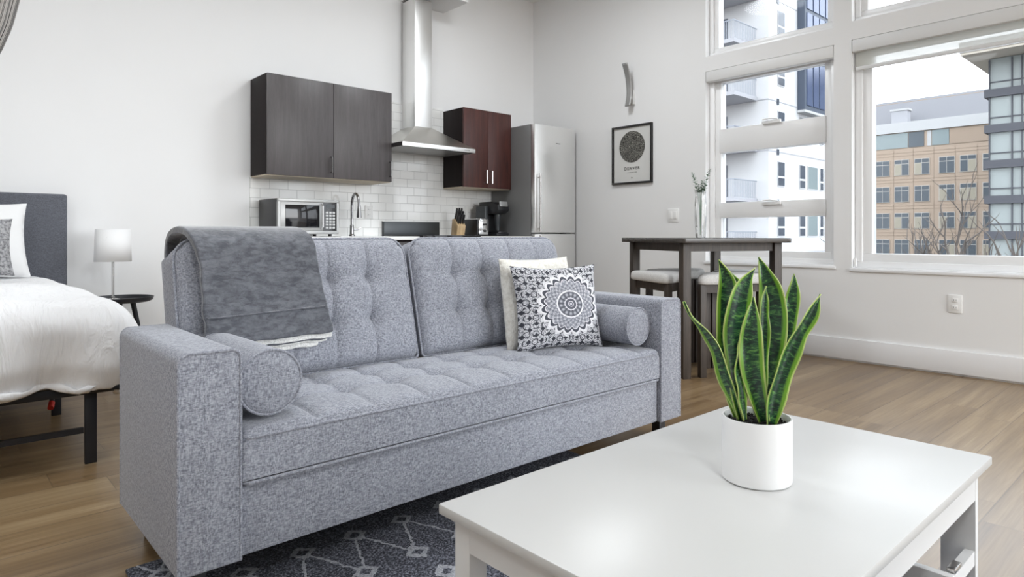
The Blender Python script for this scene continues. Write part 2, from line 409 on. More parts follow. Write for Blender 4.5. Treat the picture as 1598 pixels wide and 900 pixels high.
def T(x, y, z, rx=0, ry=0, rz=0): return Matrix.Translation((x, y, z)) @ Matrix.Rotation(rz, 4, 'Z') @ Matrix.Rotation(ry, 4, 'Y') @ Matrix.Rotation(rx, 4, 'X')
def nz(p, s, o=0): return noise.noise(Vector(p)*s + Vector((o, o, o)))
def wob(u, v, s, o): return noise.noise(Vector((u*s, v*s, o)))

# ================================================================== SETTING
struct('floor', 'oak_planks', MB().box(LX, WX+WT, BY, WY+WT, -.12, 0), smooth=False)
struct('ceiling', 'ceiling_paint', MB().box(LX-.1, WX+WT, BY, WY+WT, CEIL, CEIL+.15), smooth=False)
struct('wall_back', 'wall_paint', MB().box(LX-.1, WX+WT, WY, WY+WT, 0, CEIL), smooth=False)
struct('wall_rear', 'wall_paint', MB().box(LX-.1, 2.0, BY-.2, BY, 0, CEIL), smooth=False)  # unseen wall, added and sized to cut the daylight entering from behind
for lx_, ly_, pw_, wh_ in FILL_LIGHTS:  # round fixtures invented to carry the fill lights
    t = thing('ceiling_fill', 'added round white ceiling fill light ' + wh_, 'lamp', (lx_, ly_, CEIL-.001), 0, 'added ceiling fill lights')
    MB().lathe([(.34, 0), (.34, -.05), (.325, -.06)], 40, cap1=True).build('housing', 'white_satin', t)
    l_ = D.lights.new('fill_light', 'AREA'); l_.shape = 'DISK'; l_.size = .62; l_.energy = pw_; l_.color = (.93, .97, 1)
    o = D.objects.new('fill_light', l_); COL.objects.link(o); o.parent = t; o.location = (0, 0, -.066)
struct('wall_left', 'wall_paint', MB().box(LX-.2, LX, BY, WY, 0, CEIL), smooth=False)
# window wall with rectangular openings (y0, y1, z0, z1)
OPEN = [(2.006, 3.089, .70, 2.363), (2.006, 3.089, 2.492, 3.36), (-.28, 1.879, .684, 2.374), (-.28, 1.879, 2.510, 3.36),
        (-2.45, -.42, .684, 2.374), (-2.45, -.42, 2.510, 3.36)]
wm = MB(); ys = sorted({BY, WY} | {v for o_ in OPEN for v in o_[:2]})
for y0, y1 in zip(ys, ys[1:]):
    hs_ = sorted([(o_[2], o_[3]) for o_ in OPEN if o_[0] <= y0 + 1e-6 and o_[1] >= y1 - 1e-6]); z = 0
    for a, b_ in hs_: wm.box(WX, WX+WT, y0, y1, z, a); z = b_
    wm.box(WX, WX+WT, y0, y1, z, CEIL)
struct('wall_right', 'wall_paint', wm, smooth=False)
struct('trim_1', 'wall_paint', MB().box(3.35, 3.84, 4.86, WY-.001, 3.14, CEIL-.001), smooth=False)     # boxed soffit above the hood
bb = MB().box(WX-.017, WX, BY, 4.45, .012, .165, bev=.003)
struct('baseboard_right', 'trim_paint', bb)
struct('baseboard_back', 'trim_paint', MB().box(LX, 1.90, WY-.017, WY, .012, .165, bev=.003))

# windows
GX = WX + .115       # pane plane
def sash(mb, y0, y1, z0, z1, w_, x0, x1):
    for a in ((y0, y1, z0, z0+w_), (y0, y1, z1-w_, z1)): mb.box(x0, x1, a[0], a[1], a[2], a[3], bev=.004)
    for a in ((y0, y0+w_, z0+w_, z1-w_), (y1-w_, y1, z0+w_, z1-w_)): mb.box(x0, x1, a[0], a[1], a[2], a[3], bev=.004)
def window(n, y0, y1, z0, z1, rails=(), cassette=0, fw=.075, sill=True):
    mb = MB(); sash(mb, y0+.001, y1-.001, z0+.001, z1-.001, fw*.5, WX+.06, WX+.19); sash(mb, y0+fw*.5, y1-fw*.5, z0+fw*.5, z1-fw*.5, fw*.62, WX+.085, WX+.17)
    for a, b_ in rails: mb.box(WX+.07, WX+.16, y0+fw, y1-fw, a, b_, bev=.004)
    w_ = struct('window_%d' % n, 'frame_vinyl', mb)
    g = MB().box(GX, GX+.006, y0+fw, y1-fw, z0+fw, z1-fw).build('pane', 'window_glass', w_, smooth=False)
    if sill:
        MB().box(WX-.012, WX+.058, y0-.012, y1+.012, z0-.022, z0-.0005, bev=.003).box(WX+.0005, WX+.058, y0+.002, y1-.002, z0+.0005, z0+.008).build('sill', 'trim_paint', w_)
    return w_
w1 = window(1, *OPEN[0], rails=((1.648, 1.853), (1.081, 1.212)), fw=.09)
for zc, nm in ((1.89, 0), (1.225, 1)):
    h_ = MB(); h_.box(WX+.045, WX+.0695, 2.44, 2.60, zc-.045, zc-.017, bev=.006); h_.tube([(WX+.04, 2.46, zc-.015), (WX+.03, 2.52, zc-.006), (WX+.032, 2.585, zc-.010)], .006, 8)
    h_.build('crank_handle', 'frame_vinyl', w1)
w2 = window(2, *OPEN[1], fw=.07, sill=False)
w3 = window(3, *OPEN[2], fw=.10)
w4 = window(4, *OPEN[3], fw=.075, sill=False)
w5 = window(5, *OPEN[4], fw=.10); w6 = window(6, *OPEN[5], fw=.075, sill=False)
def roller(y0, y1, z1, drop, lab):
    t = thing('roller_shade', lab, 'window shade', (WX+.03, (y0+y1)/2, z1)); t.rotation_euler = (0, 0, 0)
    hl = (y1-y0)/2 - .004
    MB().box(-.036, .025, -hl, hl, -.094, -.002, bev=.008).build('cassette', 'white_satin', t)
    if drop:
        MB().box(-.001, .001, -hl+.015, hl-.015, -drop, -.09).build('shade_cloth', 'shade_cloth', t)
        MB().box(-.008, .008, -hl+.015, hl-.015, -drop-.028, -drop, bev=.005).build('bottom_rail', 'white_satin', t)
    return t
roller(OPEN[0][0], OPEN[0][1], OPEN[0][3], 0, 'white roller shade cassette rolled up at the top of the narrow window with three panes')
roller(OPEN[2][0], OPEN[2][1], OPEN[2][3], .20, 'pale roller shade slightly lowered at the top of the wide window')
MB().box(WX+.02, WX+.035, 1.855, 1.874, .70, .76, bev=.003).build('shade_chain_holder', 'white_plastic', w3)

# wall plates
def plate(name, label, mw, kind):
    t = thing(name, label, 'light switch' if kind == 'switch' else 'electrical outlet', mw.translation); t.rotation_euler = mw.to_euler()
    wd = .115 if kind == 'switch' else .078
    MB().box(-wd/2, wd/2, -.007, 0, -.06, .06, bev=.003).build('cover_plate', 'white_plastic', t)
    if kind == 'switch':
        for sx_ in (-.024, .024): MB().box(sx_-.017, sx_+.017, -.012, -.007, -.034, .034, bev=.002).build('rocker', 'white_plastic', t)
    else:
        for sz in (-.024, .024):
            f = MB().box(-.017, .017, -.010, -.007, sz-.015, sz+.015, bev=.002).build('receptacle', 'white_plastic', t)
            MB().box(-.008, -.005, -.0105, -.0098, sz-.005, sz+.006).box(.005, .008, -.0105, -.0098, sz-.004, sz+.005).build('slot', 'ink_grey', f)
    return t
plate('light_switch', 'white double rocker light switch on the wall below the framed map', T(WX, 3.418, 1.112, rz=PI/2*-1+PI), 'switch') if False else None
def on_right_wall(y, z): return Matrix.Translation((WX, y, z)) @ Matrix.Rotation(-PI/2, 4, 'Z')
def on_back_wall(x, z): return Matrix.Translation((x, WY-.012, z))
plate('light_switch', 'white double rocker light switch on the wall right of the framed map', on_right_wall(3.418, 1.112), 'switch')
plate('electrical_outlet', 'white outlet low on the wall under the wide window', on_right_wall(1.227, .474), 'outlet')
plate('electrical_outlet', 'white outlet on the tiled backsplash right of the faucet', on_back_wall(3.0, 1.14), 'outlet')
plate('electrical_outlet', 'white outlet on the tiled backsplash behind the toaster', on_back_wall(4.155, 1.14), 'outlet')

# framed city map
t = thing('framed_print', 'black framed city map print hung on the wall under the sconce', 'picture', (WX, 3.879, 1.71), -PI/2)
hw, hh = .238, .283
mb = MB(); fr = .019
for a in ((-hw, hw, hh-fr, hh), (-hw, hw, -hh, -hh+fr), (-hw, -hw+fr, -hh+fr, hh-fr), (hw-fr, hw, -hh+fr, hh-fr)): mb.box(a[0], a[1], -.028, -.001, a[2], a[3], bev=.002)
mb.build('frame', 'frame_black', t)
BX('print', 'poster_paper', t, -hw+fr, hw-fr, -.012, -.002, -hh+fr, hh-fr)
MB().lathe([(.152, 0), (.152, .002)], 64, T(0, -.012, .075, rx=PI/2)).build('map_disc', 'city_map', t, smooth=False)
def text(name, s, size, mw, mat, parent, sp=1.0):
    c = D.curves.new(name, 'FONT'); c.body = s; c.size = size; c.align_x = 'CENTER'; c.align_y = 'CENTER'; c.extrude = .0006; c.space_character = sp; c.offset = size*.012
    tmp = D.objects.new('tmp_text', c); COL.objects.link(tmp); c.materials.append(M[mat]); bpy.context.view_layer.update()
    me = D.meshes.new_from_object(tmp.evaluated_get(bpy.context.evaluated_depsgraph_get())); D.objects.remove(tmp)
    o = D.objects.new(name, me); COL.objects.link(o); o.parent = parent; o.matrix_local = mw; return o
text('lettering', 'DENVER', .040, T(0, -.0135, -.135, rx=PI/2), 'ink', t, 1.35)
text('caption', 'COLORADO, USA', .012, T(0, -.0135, -.172, rx=PI/2), 'ink_grey', t, 1.3)
text('mark', 'N', .016, T(0, -.0135, -.225, rx=PI/2), 'ink', t)

# sconce: bowed satin strip standing off the wall on a small plate
t = thing('wall_sconce', 'curved satin metal sconce on the wall above the framed map', 'wall lamp', (WX, 3.88, 2.36))
mb = MB()
def scp(u, v):   # u across width (y), v along height
    zz_ = -.19 + .40*v; bow = .035 + .055*math.sin(PI*(.10 + .80*v)) - .0
    return Vector((-(.058 + .16*(v-.33)**2*(1.0 if v > .33 else 1.6)), (u-.5)*.058, zz_))
vs = mb.grid(6, 24, scp, uv=False)
o = mb.build('bowed_strip', 'silver_panel', t); md = o.modifiers.new('s', 'SOLIDIFY'); md.thickness = .010
MB().box(-.022, -.001, -.032, .032, -.17, -.03, bev=.004).box(-.056, -.02, -.012, .012, -.12, -.09, bev=.003).build('wall_bracket', 'white_satin', t)

# ================================================================== KITCHEN
# backsplash (tile skin on the wall)
struct('trim_2', 'subway_tile', MB().box(1.933, 4.62, WY-.012, WY-.0005, .921, 1.397).box(3.045, 3.835, WY-.012, WY-.0005, 1.397, 2.178), smooth=False)
def cabinet(label, x0, x1, z0, z1, mat, doors, handles, group=None):
    t = thing('wall_cabinet', label, 'cabinet', ((x0+x1)/2, WY-.001, z0)); ox, oz = (x0+x1)/2, z0
    yb, yf = 0, -.315
    MB().box(x0-ox, x1-ox, yf, yb, .004, z1-oz, bev=.001).build('cabinet_box', 'espresso_side', t)
    BX('underside', 'light_wood_under', t, x0-ox+.004, x1-ox-.004, yf+.002, yb, -.006, .0035)
    for (a, b_), hx in zip(doors, handles):
        d = BX('door', mat, t, a-ox+.0015, b_-ox-.0015, yf-.021, yf-.001, 0, z1-oz, bev=.0015)
        hz = .045; hl_ = .125
        MB().tube([(hx-ox, yf-.022, hz), (hx-ox, yf-.048, hz), (hx-ox, yf-.048, hz+hl_), (hx-ox, yf-.022, hz+hl_)], .0065, 8).build('handle', 'handle_metal' if mat == 'espresso_red' else 'faucet_metal', d)
    return t
cabinet('wide grey-brown two-door wall cabinet over the microwave and faucet', 1.942, 3.043, 1.397, 2.172, 'espresso_grey', ((1.942, 2.492), (2.492, 3.043)), (2.468, 3.020))
cabinet('small red-brown two-door wall cabinet between hood and refrigerator', 3.835, 4.449, 1.397, 2.158, 'espresso_red', ((3.835, 4.142), (4.142, 4.449)), (4.108, 4.176))

# range hood
t = thing('range_hood', 'stainless steel chimney range hood between the wall cabinets', 'range hood', (3.44, WY-.013, 1.70))
hx0, hx1, hyf = -.40, .40, -.50
mb = MB()
r0 = [(hx0, hyf, .035), (hx1, hyf, .035), (hx1, 0, .035), (hx0, 0, .035)]
cw0, cw1, cyf = -.085, .105, -.215
r1 = [(cw0, cyf, .235), (cw1, cyf, .235), (cw1, 0, .235), (cw0, 0, .235)]
mb.rings([[Vector(p_) for p_ in r0], [Vector(p_) for p_ in r1]]).build('canopy', 'hood_steel', t, smooth=False)
mb = MB(); mb.box(hx0, hx1, hyf, hyf+.012, 0, .036, bev=.001).build('front_lip', 'brushed_steel', t)
for a, b_ in ((hx0, hx0+.006), (hx1-.006, hx1)): BX('side_lip', 'black_edge', t, a, b_, hyf+.0125, 0, 0, .0345)
BX('filter_panel', 'silver_panel', t, hx0+.008, hx1-.008, hyf+.015, -.004, .006, .02)
BX('control_strip', 'black_plastic', t, .06, .30, hyf+.004, hyf+.02, -.004, -.0002)
BX('chimney', 'brushed_steel', t, cw0, cw1, cyf, 0, .2352, CEIL-1.70-.42, bev=.001)
BX('nameplate', 'ink_grey', t, .27, .33, hyf-.0012, hyf-.0002, .014, .022)

# base units and worktop
CF = 4.63
t = thing('dishwasher', 'white fronted dishwasher under the left end of the countertop', 'dishwasher', (2.13, WY, 0))
BX('body', 'white_satin', t, -.27, .27, -.58, -.02, .09, .887)
d = BX('door', 'white_satin', t, -.268, .268, -.622, -.582, .11, .885, bev=.004)
BX('handle', 'handle_metal', d, -.18, .18, -.64, -.623, .79, .81, bev=.004)
BX('kick_panel', 'black_edge', t, -.26, .26, -.55, -.03, 0, .0895)
def base_cab(label, x0, x1, n):
    t = thing('base_cabinet', label, 'cabinet', ((x0+x1)/2, WY, 0)); h2 = (x1-x0)/2
    BX('cabinet_box', 'espresso_side', t, -h2, h2, -.60, -.015, .09, .888)
    BX('kick_panel', 'black_edge', t, -h2+.002, h2-.002, -.55, -.02, 0, .0895)
    for k in range(n):
        a = -h2 + k*2*h2/n; b_ = a + 2*h2/n
        d = BX('door', 'espresso_grey', t, a+.0015, b_-.0015, -.622, -.602, .10, .872, bev=.002)
        MB().tube([(b_-.04, -.6225, .70), (b_-.04, -.645, .70), (b_-.04, -.645, .82), (b_-.04, -.6225, .82)], .0055, 8).build('handle', 'dark_metal', d)
base_cab('dark base cabinet under the sink between dishwasher and range', 2.405, 3.128, 2)
base_cab('dark base cabinet between range and refrigerator', 3.765, 4.452, 1)
t = thing('countertop', 'white quartz countertop left of the range with the sink', 'countertop', (2.49, WY, .89))
BX('slab', 'counter_quartz', t, -.64, .637, -.645, -.013, 0, .031, bev=.002)
BX('sink_rim', 'chrome', t, -.02, .42, -.50, -.12, .0312, .0335, bev=.001)
t = tag(BX('countertop', 'counter_quartz', None, 3.767, 4.452, WY-.645, WY-.013, .89, .921, bev=.002), 'white quartz countertop between the range and the refrigerator', 'countertop')
# range
t = thing('kitchen_range', 'narrow stainless range with black glass cooktop and knobs', 'stove', (3.447, WY-.015, 0)); 
BX('oven_body', 'silver_panel', t, -.312, .312, -.60, -.001, .08, .805)
BX('oven_door', 'black_glass', t, -.308, .308, -.645, -.602, .16, .79, bev=.004)
cp = MB(); cp.box(-.312, .312, -.665, -.002, .8055, .905, bev=.004); cp = cp.build('control_panel', 'silver_panel', t)
BX('cooktop', 'black_glass', t, -.314, .314, -.672, -.04, .9055, .93, bev=.003)
bg_ = BX('backguard', 'steel_dark', t, -.312, .312, -.0385, -.001, .9055, 1.055, bev=.003)
BX('backguard_trim', 'silver_panel', bg_, -.318, .318, -.030, -.004, 1.0551, 1.062, bev=.001)
for kx in (-.245, -.06, .02, .10, .18):
    MB().lathe([(.021, 0), (.021, .012), (.016, .014), (.014, .034)], 20, T(kx, -.666, .872, rx=PI/2)).build('knob', 'black_plastic', t)
MB().lathe([(.006, 0), (.006, .003)], 10, T(-.19, -.666, .872, rx=PI/2)).build('indicator', 'dark_metal', t)
BX('storage_drawer', 'silver_panel', t, -.308, .308, -.64, -.02, .0, .0795)

# refrigerator
t = thing('refrigerator', 'tall stainless bottom-freezer refrigerator in the kitchen corner', 'refrigerator', (4.75, WY-.02, 0)); 
BX('cabinet_body', 'fridge_side', t, -.295, .285, -.60, 0, .03, 2.03, bev=.004)
BX('plinth', 'black_edge', t, -.28, .27, -.57, -.02, 0, .0298)
u_ = BX('upper_door', 'brushed_steel', t, -.297, .287, -.662, -.604, .956, 2.03, bev=.008)
l_ = BX('freezer_door', 'brushed_steel', t, -.297, .287, -.662, -.604, .06, .945, bev=.008)
MB().tube([(-.262, -.663, 1.50), (-.262, -.705, 1.50)], .008, 10).tube([(-.262, -.705, 1.535), (-.262, -.705, .965)], .011, 12).tube([(-.262, -.663, .995), (-.262, -.705, .995)], .008, 10).build('handle', 'handle_metal', u_)
MB().tube([(-.262, -.663, .90), (-.262, -.705, .90)], .008, 10).tube([(-.262, -.705, .935), (-.262, -.705, .40)], .011, 12).tube([(-.262, -.663, .43), (-.262, -.705, .43)], .008, 10).build('handle', 'handle_metal', l_)
BX('hinge_cover', 'black_edge', t, .10, .15, -.664, -.62, .9455, .9555)
BX('emblem', 'dark_metal', u_, .00, .06, -.6635, -.6622, 1.855, 1.861)

# microwave
t = thing('microwave', 'silver and black microwave on the counter under the cabinet', 'microwave', (2.245, 4.93, .9212))
BX('casing', 'black_plastic', t, -.25, .25, -.055, .295, .018, .292, bev=.003)
f_ = MB()
f_.box(-.25, .25, -.085, -.0555, .268, .292, bev=.003).box(-.25, .25, -.085, -.0555, .018, .045, bev=.003).box(-.25, -.232, -.085, -.0555, .0455, .2675).box(.232, .25, -.085, -.0555, .0455, .2675)
f_.build('front_frame', 'silver_panel', t)
d = BX('door', 'silver_panel', t, -.2315, .115, -.086, -.056, .0455, .2675, bev=.002)
BX('door_window', 'black_glass', d, -.195, .082, -.0885, -.0862, .068, .245, bev=.001)
MB().tube([(.098, -.087, .06), (.098, -.115, .075), (.098, -.115, .24), (.098, -.087, .255)], .008, 10).build('handle', 'chrome', d)
cpn = BX('control_panel', 'black_glass', t, .1165, .2315, -.085, -.056, .0455, .2675)
BX('display', 'steel_dark', cpn, .14, .215, -.0862, -.0852, .225, .25)
for i in range(3):
    for j in range(6): BX('key', 'silver_panel', cpn, .137+i*.029, .158+i*.029, -.0868, -.0852, .062+j*.024, .077+j*.024)
for fx_ in (-.2, .2):
    for fy_ in (-.03, .25): MB().lathe([(.015, 0), (.015, .0179)], 12, T(fx_, fy_, 0)).build('foot', 'black_plastic', t)

# faucet
t = thing('faucet', 'gooseneck pull-down kitchen faucet in brushed chrome', 'faucet', (2.765, 5.13, .9212))
MB().lathe([(.027, 0), (.027, .012), (.019, .02), (.017, .09), (.014, .10)], 20).tube([(0, 0, .09), (0, 0, .27)] + [(.0, -.062+.062*math.cos(a_), .27+.062*math.sin(a_)*1.55) for a_ in [PI*k/14 for k in range(15)]] + [(0, -.127, .235)], .0115, 12).build('spout', 'faucet_metal', t)
MB().lathe([(.013, .265), (.016, .245), (.021, .165), (.021, .158)], 18, T(0, -.128, 0)).build('spray_head', 'faucet_metal', t)
MB().tube([(.015, 0, .055), (.05, 0, .058), (.085, 0, .075)], [.009, .008, .006], 10).build('lever_handle', 'chrome', t)

# knife block
t = thing('knife_block', 'wooden knife block with black handled knives beside the range', 'knife block', (3.86, 5.05, .9212), R(-12))
poly = [(-.075, 0), (.055, 0), (.085, .10), (.010, .165), (-.045, .17)]
mb = MB(); mt = Matrix(((0, 0, 1, -.04), (-1, 0, 0, 0), (0, 1, 0, 0), (0, 0, 0, 1)))
mb.prism([(p_[0], p_[1]) for p_ in poly], 0, .085, mt, .003); mb.build('block', 'knife_block_wood', t)
k = 0
for row_, (sy, sz) in enumerate(((-.055, .118), (-.025, .142), (.012, .160))):
    for c_ in (-.024, .0, .026):
        ln = .10 + .012*row_ - .008*abs(c_)*30*.3
        a0 = Vector((c_, sy, sz)); dr = Vector((0, -.42, .9)).normalized()
        MB().box(-.007, .007, -.011, .011, .0, ln, Matrix.Translation(a0) @ Vector((0, 0, 1)).rotation_difference(dr).to_matrix().to_4x4(), bev=.004).build('knife_handle', 'black_plastic', t); k += 1
# toaster
t = thing('toaster', 'chrome and black toaster between knife block and coffee maker', 'toaster', (4.06, 5.03, .9212))
BX('body', 'chrome', t, -.055, .075, -.13, .10, .012, .175, bev=.02)
BX('side_panel', 'black_plastic', t, -.066, -.052, -.115, .10, .010, .165, bev=.005)
BX('lever', 'black_plastic', t, .0, .03, -.155, -.1305, .105, .125, bev=.004)
BX('base', 'black_plastic', t, -.05, .07, -.12, .09, 0, .0115)
MB().lathe([(.012, 0), (.012, .012)], 14, T(.015, -.1305, .05, rx=PI/2)).build('browning_knob', 'black_plastic', t)
BX('bread_slot', 'black_plastic', t, -.005, .025, -.10, .07, .1752, .1765)
# coffee maker
t = thing('coffee_maker', 'black single-serve coffee maker beside the refrigerator', 'coffee maker', (4.29, 5.03, .9212), R(4))
BX('base', 'black_plastic', t, -.085, .085, -.15, .12, 0, .03, bev=.008)
BX('column', 'black_plastic', t, -.075, .075, .0, .12, .0305, .22, bev=.012)
BX('water_tank', 'steel_dark', t, -.125, -.0765, -.02, .12, .0, .30, bev=.008)
mb = MB(); mb.prism([(.12, .2205), (-.10, .2205), (-.16, .26), (-.15, .315), (-.05, .345), (.12, .345)], -.078, .078, Matrix(((0, 0, 1, 0), (1, 0, 0, 0), (0, 1, 0, 0), (0, 0, 0, 1))), .006)
mb.build('brew_head', 'black_plastic', t)
MB().box(-.055, .055, -.167, -.156, .0, .05, T(0, 0, .262, rx=R(-12)), bev=.003).build('control_panel', 'silver_panel', t)
MB().lathe([(.022, 0), (.03, .10), (.033, .105), (.033, .16)], 18, T(0, -.07, .058)).build('spout_housing', 'steel_dark', t)
BX('drip_tray', 'dark_metal', t, -.06, .06, -.145, -.005, .0305, .045, bev=.003)

# ================================================================== BED CORNER
t = thing('bed', 'bed with black metal platform frame, grey upholstered headboard and white duvet', 'bed', (-.20, 4.15, 0))
bx1 = .72; yfoot = -1.03
hb = MB()
for a, b_ in ((-1.36, -.455), (-.452, .522), (.525, .905)):
    hb.box(a, b_, .985, 1.09, .25, 1.20, bev=.018, seg=3)
hb.build('headboard', 'headboard_fabric', t)
fr_ = MB()
fr_.box(-1.36, bx1+.07, yfoot, yfoot+.035, .283, .318, bev=.002).box(bx1+.035, bx1+.07, yfoot+.036, .98, .283, .318, bev=.002).box(-1.36, bx1+.03, yfoot+.5, yfoot+.53, .288, .316)
for k in range(9): fr_.box(-1.36, bx1+.03, yfoot+.12+k*.21, yfoot+.15+k*.21, .3185, .328)
fr_.box(-1.36, bx1-.035, yfoot+.012, yfoot+.032, .125, .147)
fr_.build('bed_frame', 'black_metal', t)
MB().box(bx1+.0705, bx1+.115, yfoot-.03, yfoot+.03, .288, .315, bev=.01).box(bx1-.02, bx1+.115, yfoot-.032, yfoot-.001, .292, .312, bev=.004).build('corner_guard', 'black_plastic', t)
for lx, ly in ((bx1-.033, yfoot+.0), (bx1-.03, yfoot+.95), (-1.3, yfoot), (-1.3, yfoot+.95)):
    BX('leg', 'black_metal', t, lx, lx+.042, ly, ly+.022, 0, .283, bev=.002)
MB().tube([(bx1-.02, yfoot+.86, .28), (bx1-.075, yfoot+.60, .12)], .011, 8).build('fold_strut', 'black_metal', t)
MB().tube([(bx1-.068, yfoot+.63, .138), (bx1-.076, yfoot+.60, .118)], .013, 10).build('strut_stop', 'red_rubber', t)
BX('mattress', 'white_cotton_flat', t, -1.36, bx1+.02, yfoot+.03, .97, .33, .56, bev=.04)
# duvet: puffy sheet over mattress, hanging over foot and right side
def duvet(u, v):
    # u: -1.5..: across x ; v : along y
    xr, ye = bx1+.10, yfoot-.02
    s_ = u*2.55; tt = v*2.52
    x0_ = -1.45; flat = xr - .10 - x0_
    if s_ < flat: x_ = x0_ + s_; dz = 0; 
    else:
        q_ = s_-flat; ar = .17
        if q_ < ar*PI/2: x_ = xr-.10+ar*math.sin(q_/ar); dz = ar*(1-math.cos(q_/ar))
        else: x_ = xr-.10+ar; dz = ar + (q_-ar*PI/2)
    fl2 = .98 - (ye+.13)
    if tt < fl2: y_ = .98 - tt; dz2 = 0
    else:
        q_ = tt-fl2; ar = .16
        if q_ < ar*PI/2: y_ = ye+.13-ar*math.sin(q_/ar); dz2 = ar*(1-math.cos(q_/ar))
        else: y_ = ye+.13-ar; dz2 = ar+(q_-ar*PI/2)
    drop = max(dz, dz2)
    if dz > 0 and dz2 > 0: drop = min(.36, math.hypot(dz, dz2)); 
    drop = min(drop, .365)
    hang = max(0, drop-.12)
    z_ = .69 - drop + .03*wob(u, v, 7, 1) - (.05*max(0, (x_-.35))*1.2)
    fold = .026*math.sin(x_*19 + 4*wob(u, v, 4, 5)) if dz2 > dz else .022*math.sin(y_*18 + 4*wob(u, v, 4, 2))
    if dz2 > .05: y_ -= fold*hang*5 + .008*wob(u, v, 9, 3)
    if dz > .05: x_ += fold*hang*6*.6 - .02*hang
    tuck = max(0, drop-.27)
    if dz2 > .05: y_ += tuck*.35
    if dz > .05: x_ -= tuck*.35
    return Vector((x_, y_, z_))
mb = MB(); mb.grid(130, 130, duvet, uv=False)
o = mb.build('duvet', 'duvet_cotton', t, weld=.0005, ang=80); md = o.modifiers.new('s', 'SOLIDIFY'); md.thickness = .02; md.offset = -1

def cushion(name, mat, size_x, size_y, thick, mw, parent=None, pinch=.07, n=36, power=.5, crinkle=.0, bulge=0.0, sd_=0, uv=True):
    mb = MB()
    def f(side):
        def g(u, v):
            a, b_ = u*2-1, v*2-1
            e_ = max(0, (1-a*a))*max(0, (1-b_*b_))
            th = thick/2*(e_**power)
            px_ = a*(1 - pinch*(1-b_*b_)) ; py_ = b_*(1 - pinch*(1-a*a))
            w_ = crinkle*(wob(a, b_, 2.2, sd_+side)+.5*wob(a, b_, 6, sd_))*(.3+e_)
            sag = bulge*(1-b_)*.5
            return Vector((px_*size_x/2, -side*(th*(1+sag)+.0005) + w_*side, py_*size_y/2))
        return g
    mb.grid(n, n, f(1), uv=uv); mb.grid(n, n, f(-1), uv=uv, flip=True)
    return mb.build(name, mat, parent, weld=.0008, mw=mw, ang=180)
tag(cushion('bed_pillow', 'white_cotton_flat', .70, .48, .19, T(.13, 4.915, .90, rx=R(-20), rz=R(2)), crinkle=.02, sd_=3, power=.4), 'white bed pillow standing against the grey headboard', 'pillow')
tag(cushion('throw_pillow', 'grey_knit', .52, .34, .14, T(.115, 4.56, .865, rx=R(-22)), crinkle=.01, sd_=8, power=.4), 'grey chunky knit pillow on the bed at the left edge', 'pillow')

# nightstand + lamp
nx_, ny_ = .985, 4.985
t = thing('side_table', 'small round black tray table beside the bed', 'side table', (nx_, ny_, 0))
MB().lathe([(.001, .485), (.165, .485), (.185, .495), (.192, .518), (.187, .518), (.178, .497), (.001, .495)], 48).build('tray_top', 'black_metal', t)
for k in range(3):
    a_ = R(250) + k*2*PI/3
    MB().tube([(.07*math.cos(a_), .07*math.sin(a_), .4848), (.165*math.cos(a_), .165*math.sin(a_), .003)], [.017, .011], 12).build('leg', 'black_metal', t)
t = thing('table_lamp', 'white drum shade table lamp with slim metal stem on black table', 'lamp', (nx_-.055, ny_-.03, .4955))
MB().lathe([(.045, 0), (.045, .012), (.012, .02), (.012, .03)], 24).build('base', 'handle_metal', t)
MB().lathe([(.008, .03), (.008, .38)], 14).build('stem', 'handle_metal', t)
mb = MB(); mb.lathe([(.108, .262), (.101, .475)], 48, cap0=False, cap1=False); o = mb.build('lamp_shade', 'lampshade', t); md = o.modifiers.new('s', 'SOLIDIFY'); md.thickness = .003
sp_ = MB()
for k in range(3):
    a_ = k*2*PI/3; sp_.tube([(0, 0, .375), (.1025*math.cos(a_), .1025*math.sin(a_), .42)], .002, 6)
sp_.build('shade_spider', 'handle_metal', t)
# swagged striped curtain at upper left
t = thing('curtain', 'grey striped curtain swagged aside in the upper left corner', 'curtain', (-.02, 2.6, 2.2))
CE = [(0, .34, .62), (.3, .325, .60), (.38, .31, .57), (.45, .272, .53), (.493, .249, .50), (.52, .230, .47), (.547, .200, .44), (.566, .168, .40), (.59, .10, .32), (.64, -.09, .17), (.68, -.16, .13), (.74, -.13, .16), (1.0, -.10, .22)]
def cur(u, v):
    for (v0, e0, w0), (v1, e1, w1_) in zip(CE, CE[1:]):
        if v <= v1: f_ = (v-v0)/(v1-v0); edge = e0+(e1-e0)*f_; wdt = w0+(w1_-w0)*f_; break
    return Vector((edge - (1-u)*wdt, .035*math.sin(u*26)*min(1, wdt/.4), 1.1-3.28*v))
mb = MB(); mb.grid(90, 120, cur); o = mb.build('drape', 'striped_curtain', t); md = o.modifiers.new('s', 'SOLIDIFY'); md.thickness = .003
MB().tube([(-.9, 0, 1.115), (.42, 0, 1.115)], .012, 10).build('curtain_rail', 'black_metal', t)
for rx_ in (-.8, .38): MB().tube([(rx_, 0, 1.115), (rx_, 0, 1.338)], .006, 8).build('rail_bracket', 'black_metal', t)
MB().tube([(-.225+.085*math.cos(a_), .05*math.sin(a_), -1.13) for a_ in [2*PI*k/20 for k in range(20)]], .014, 8, closed=True).build('tie_band', 'striped_curtain', t)

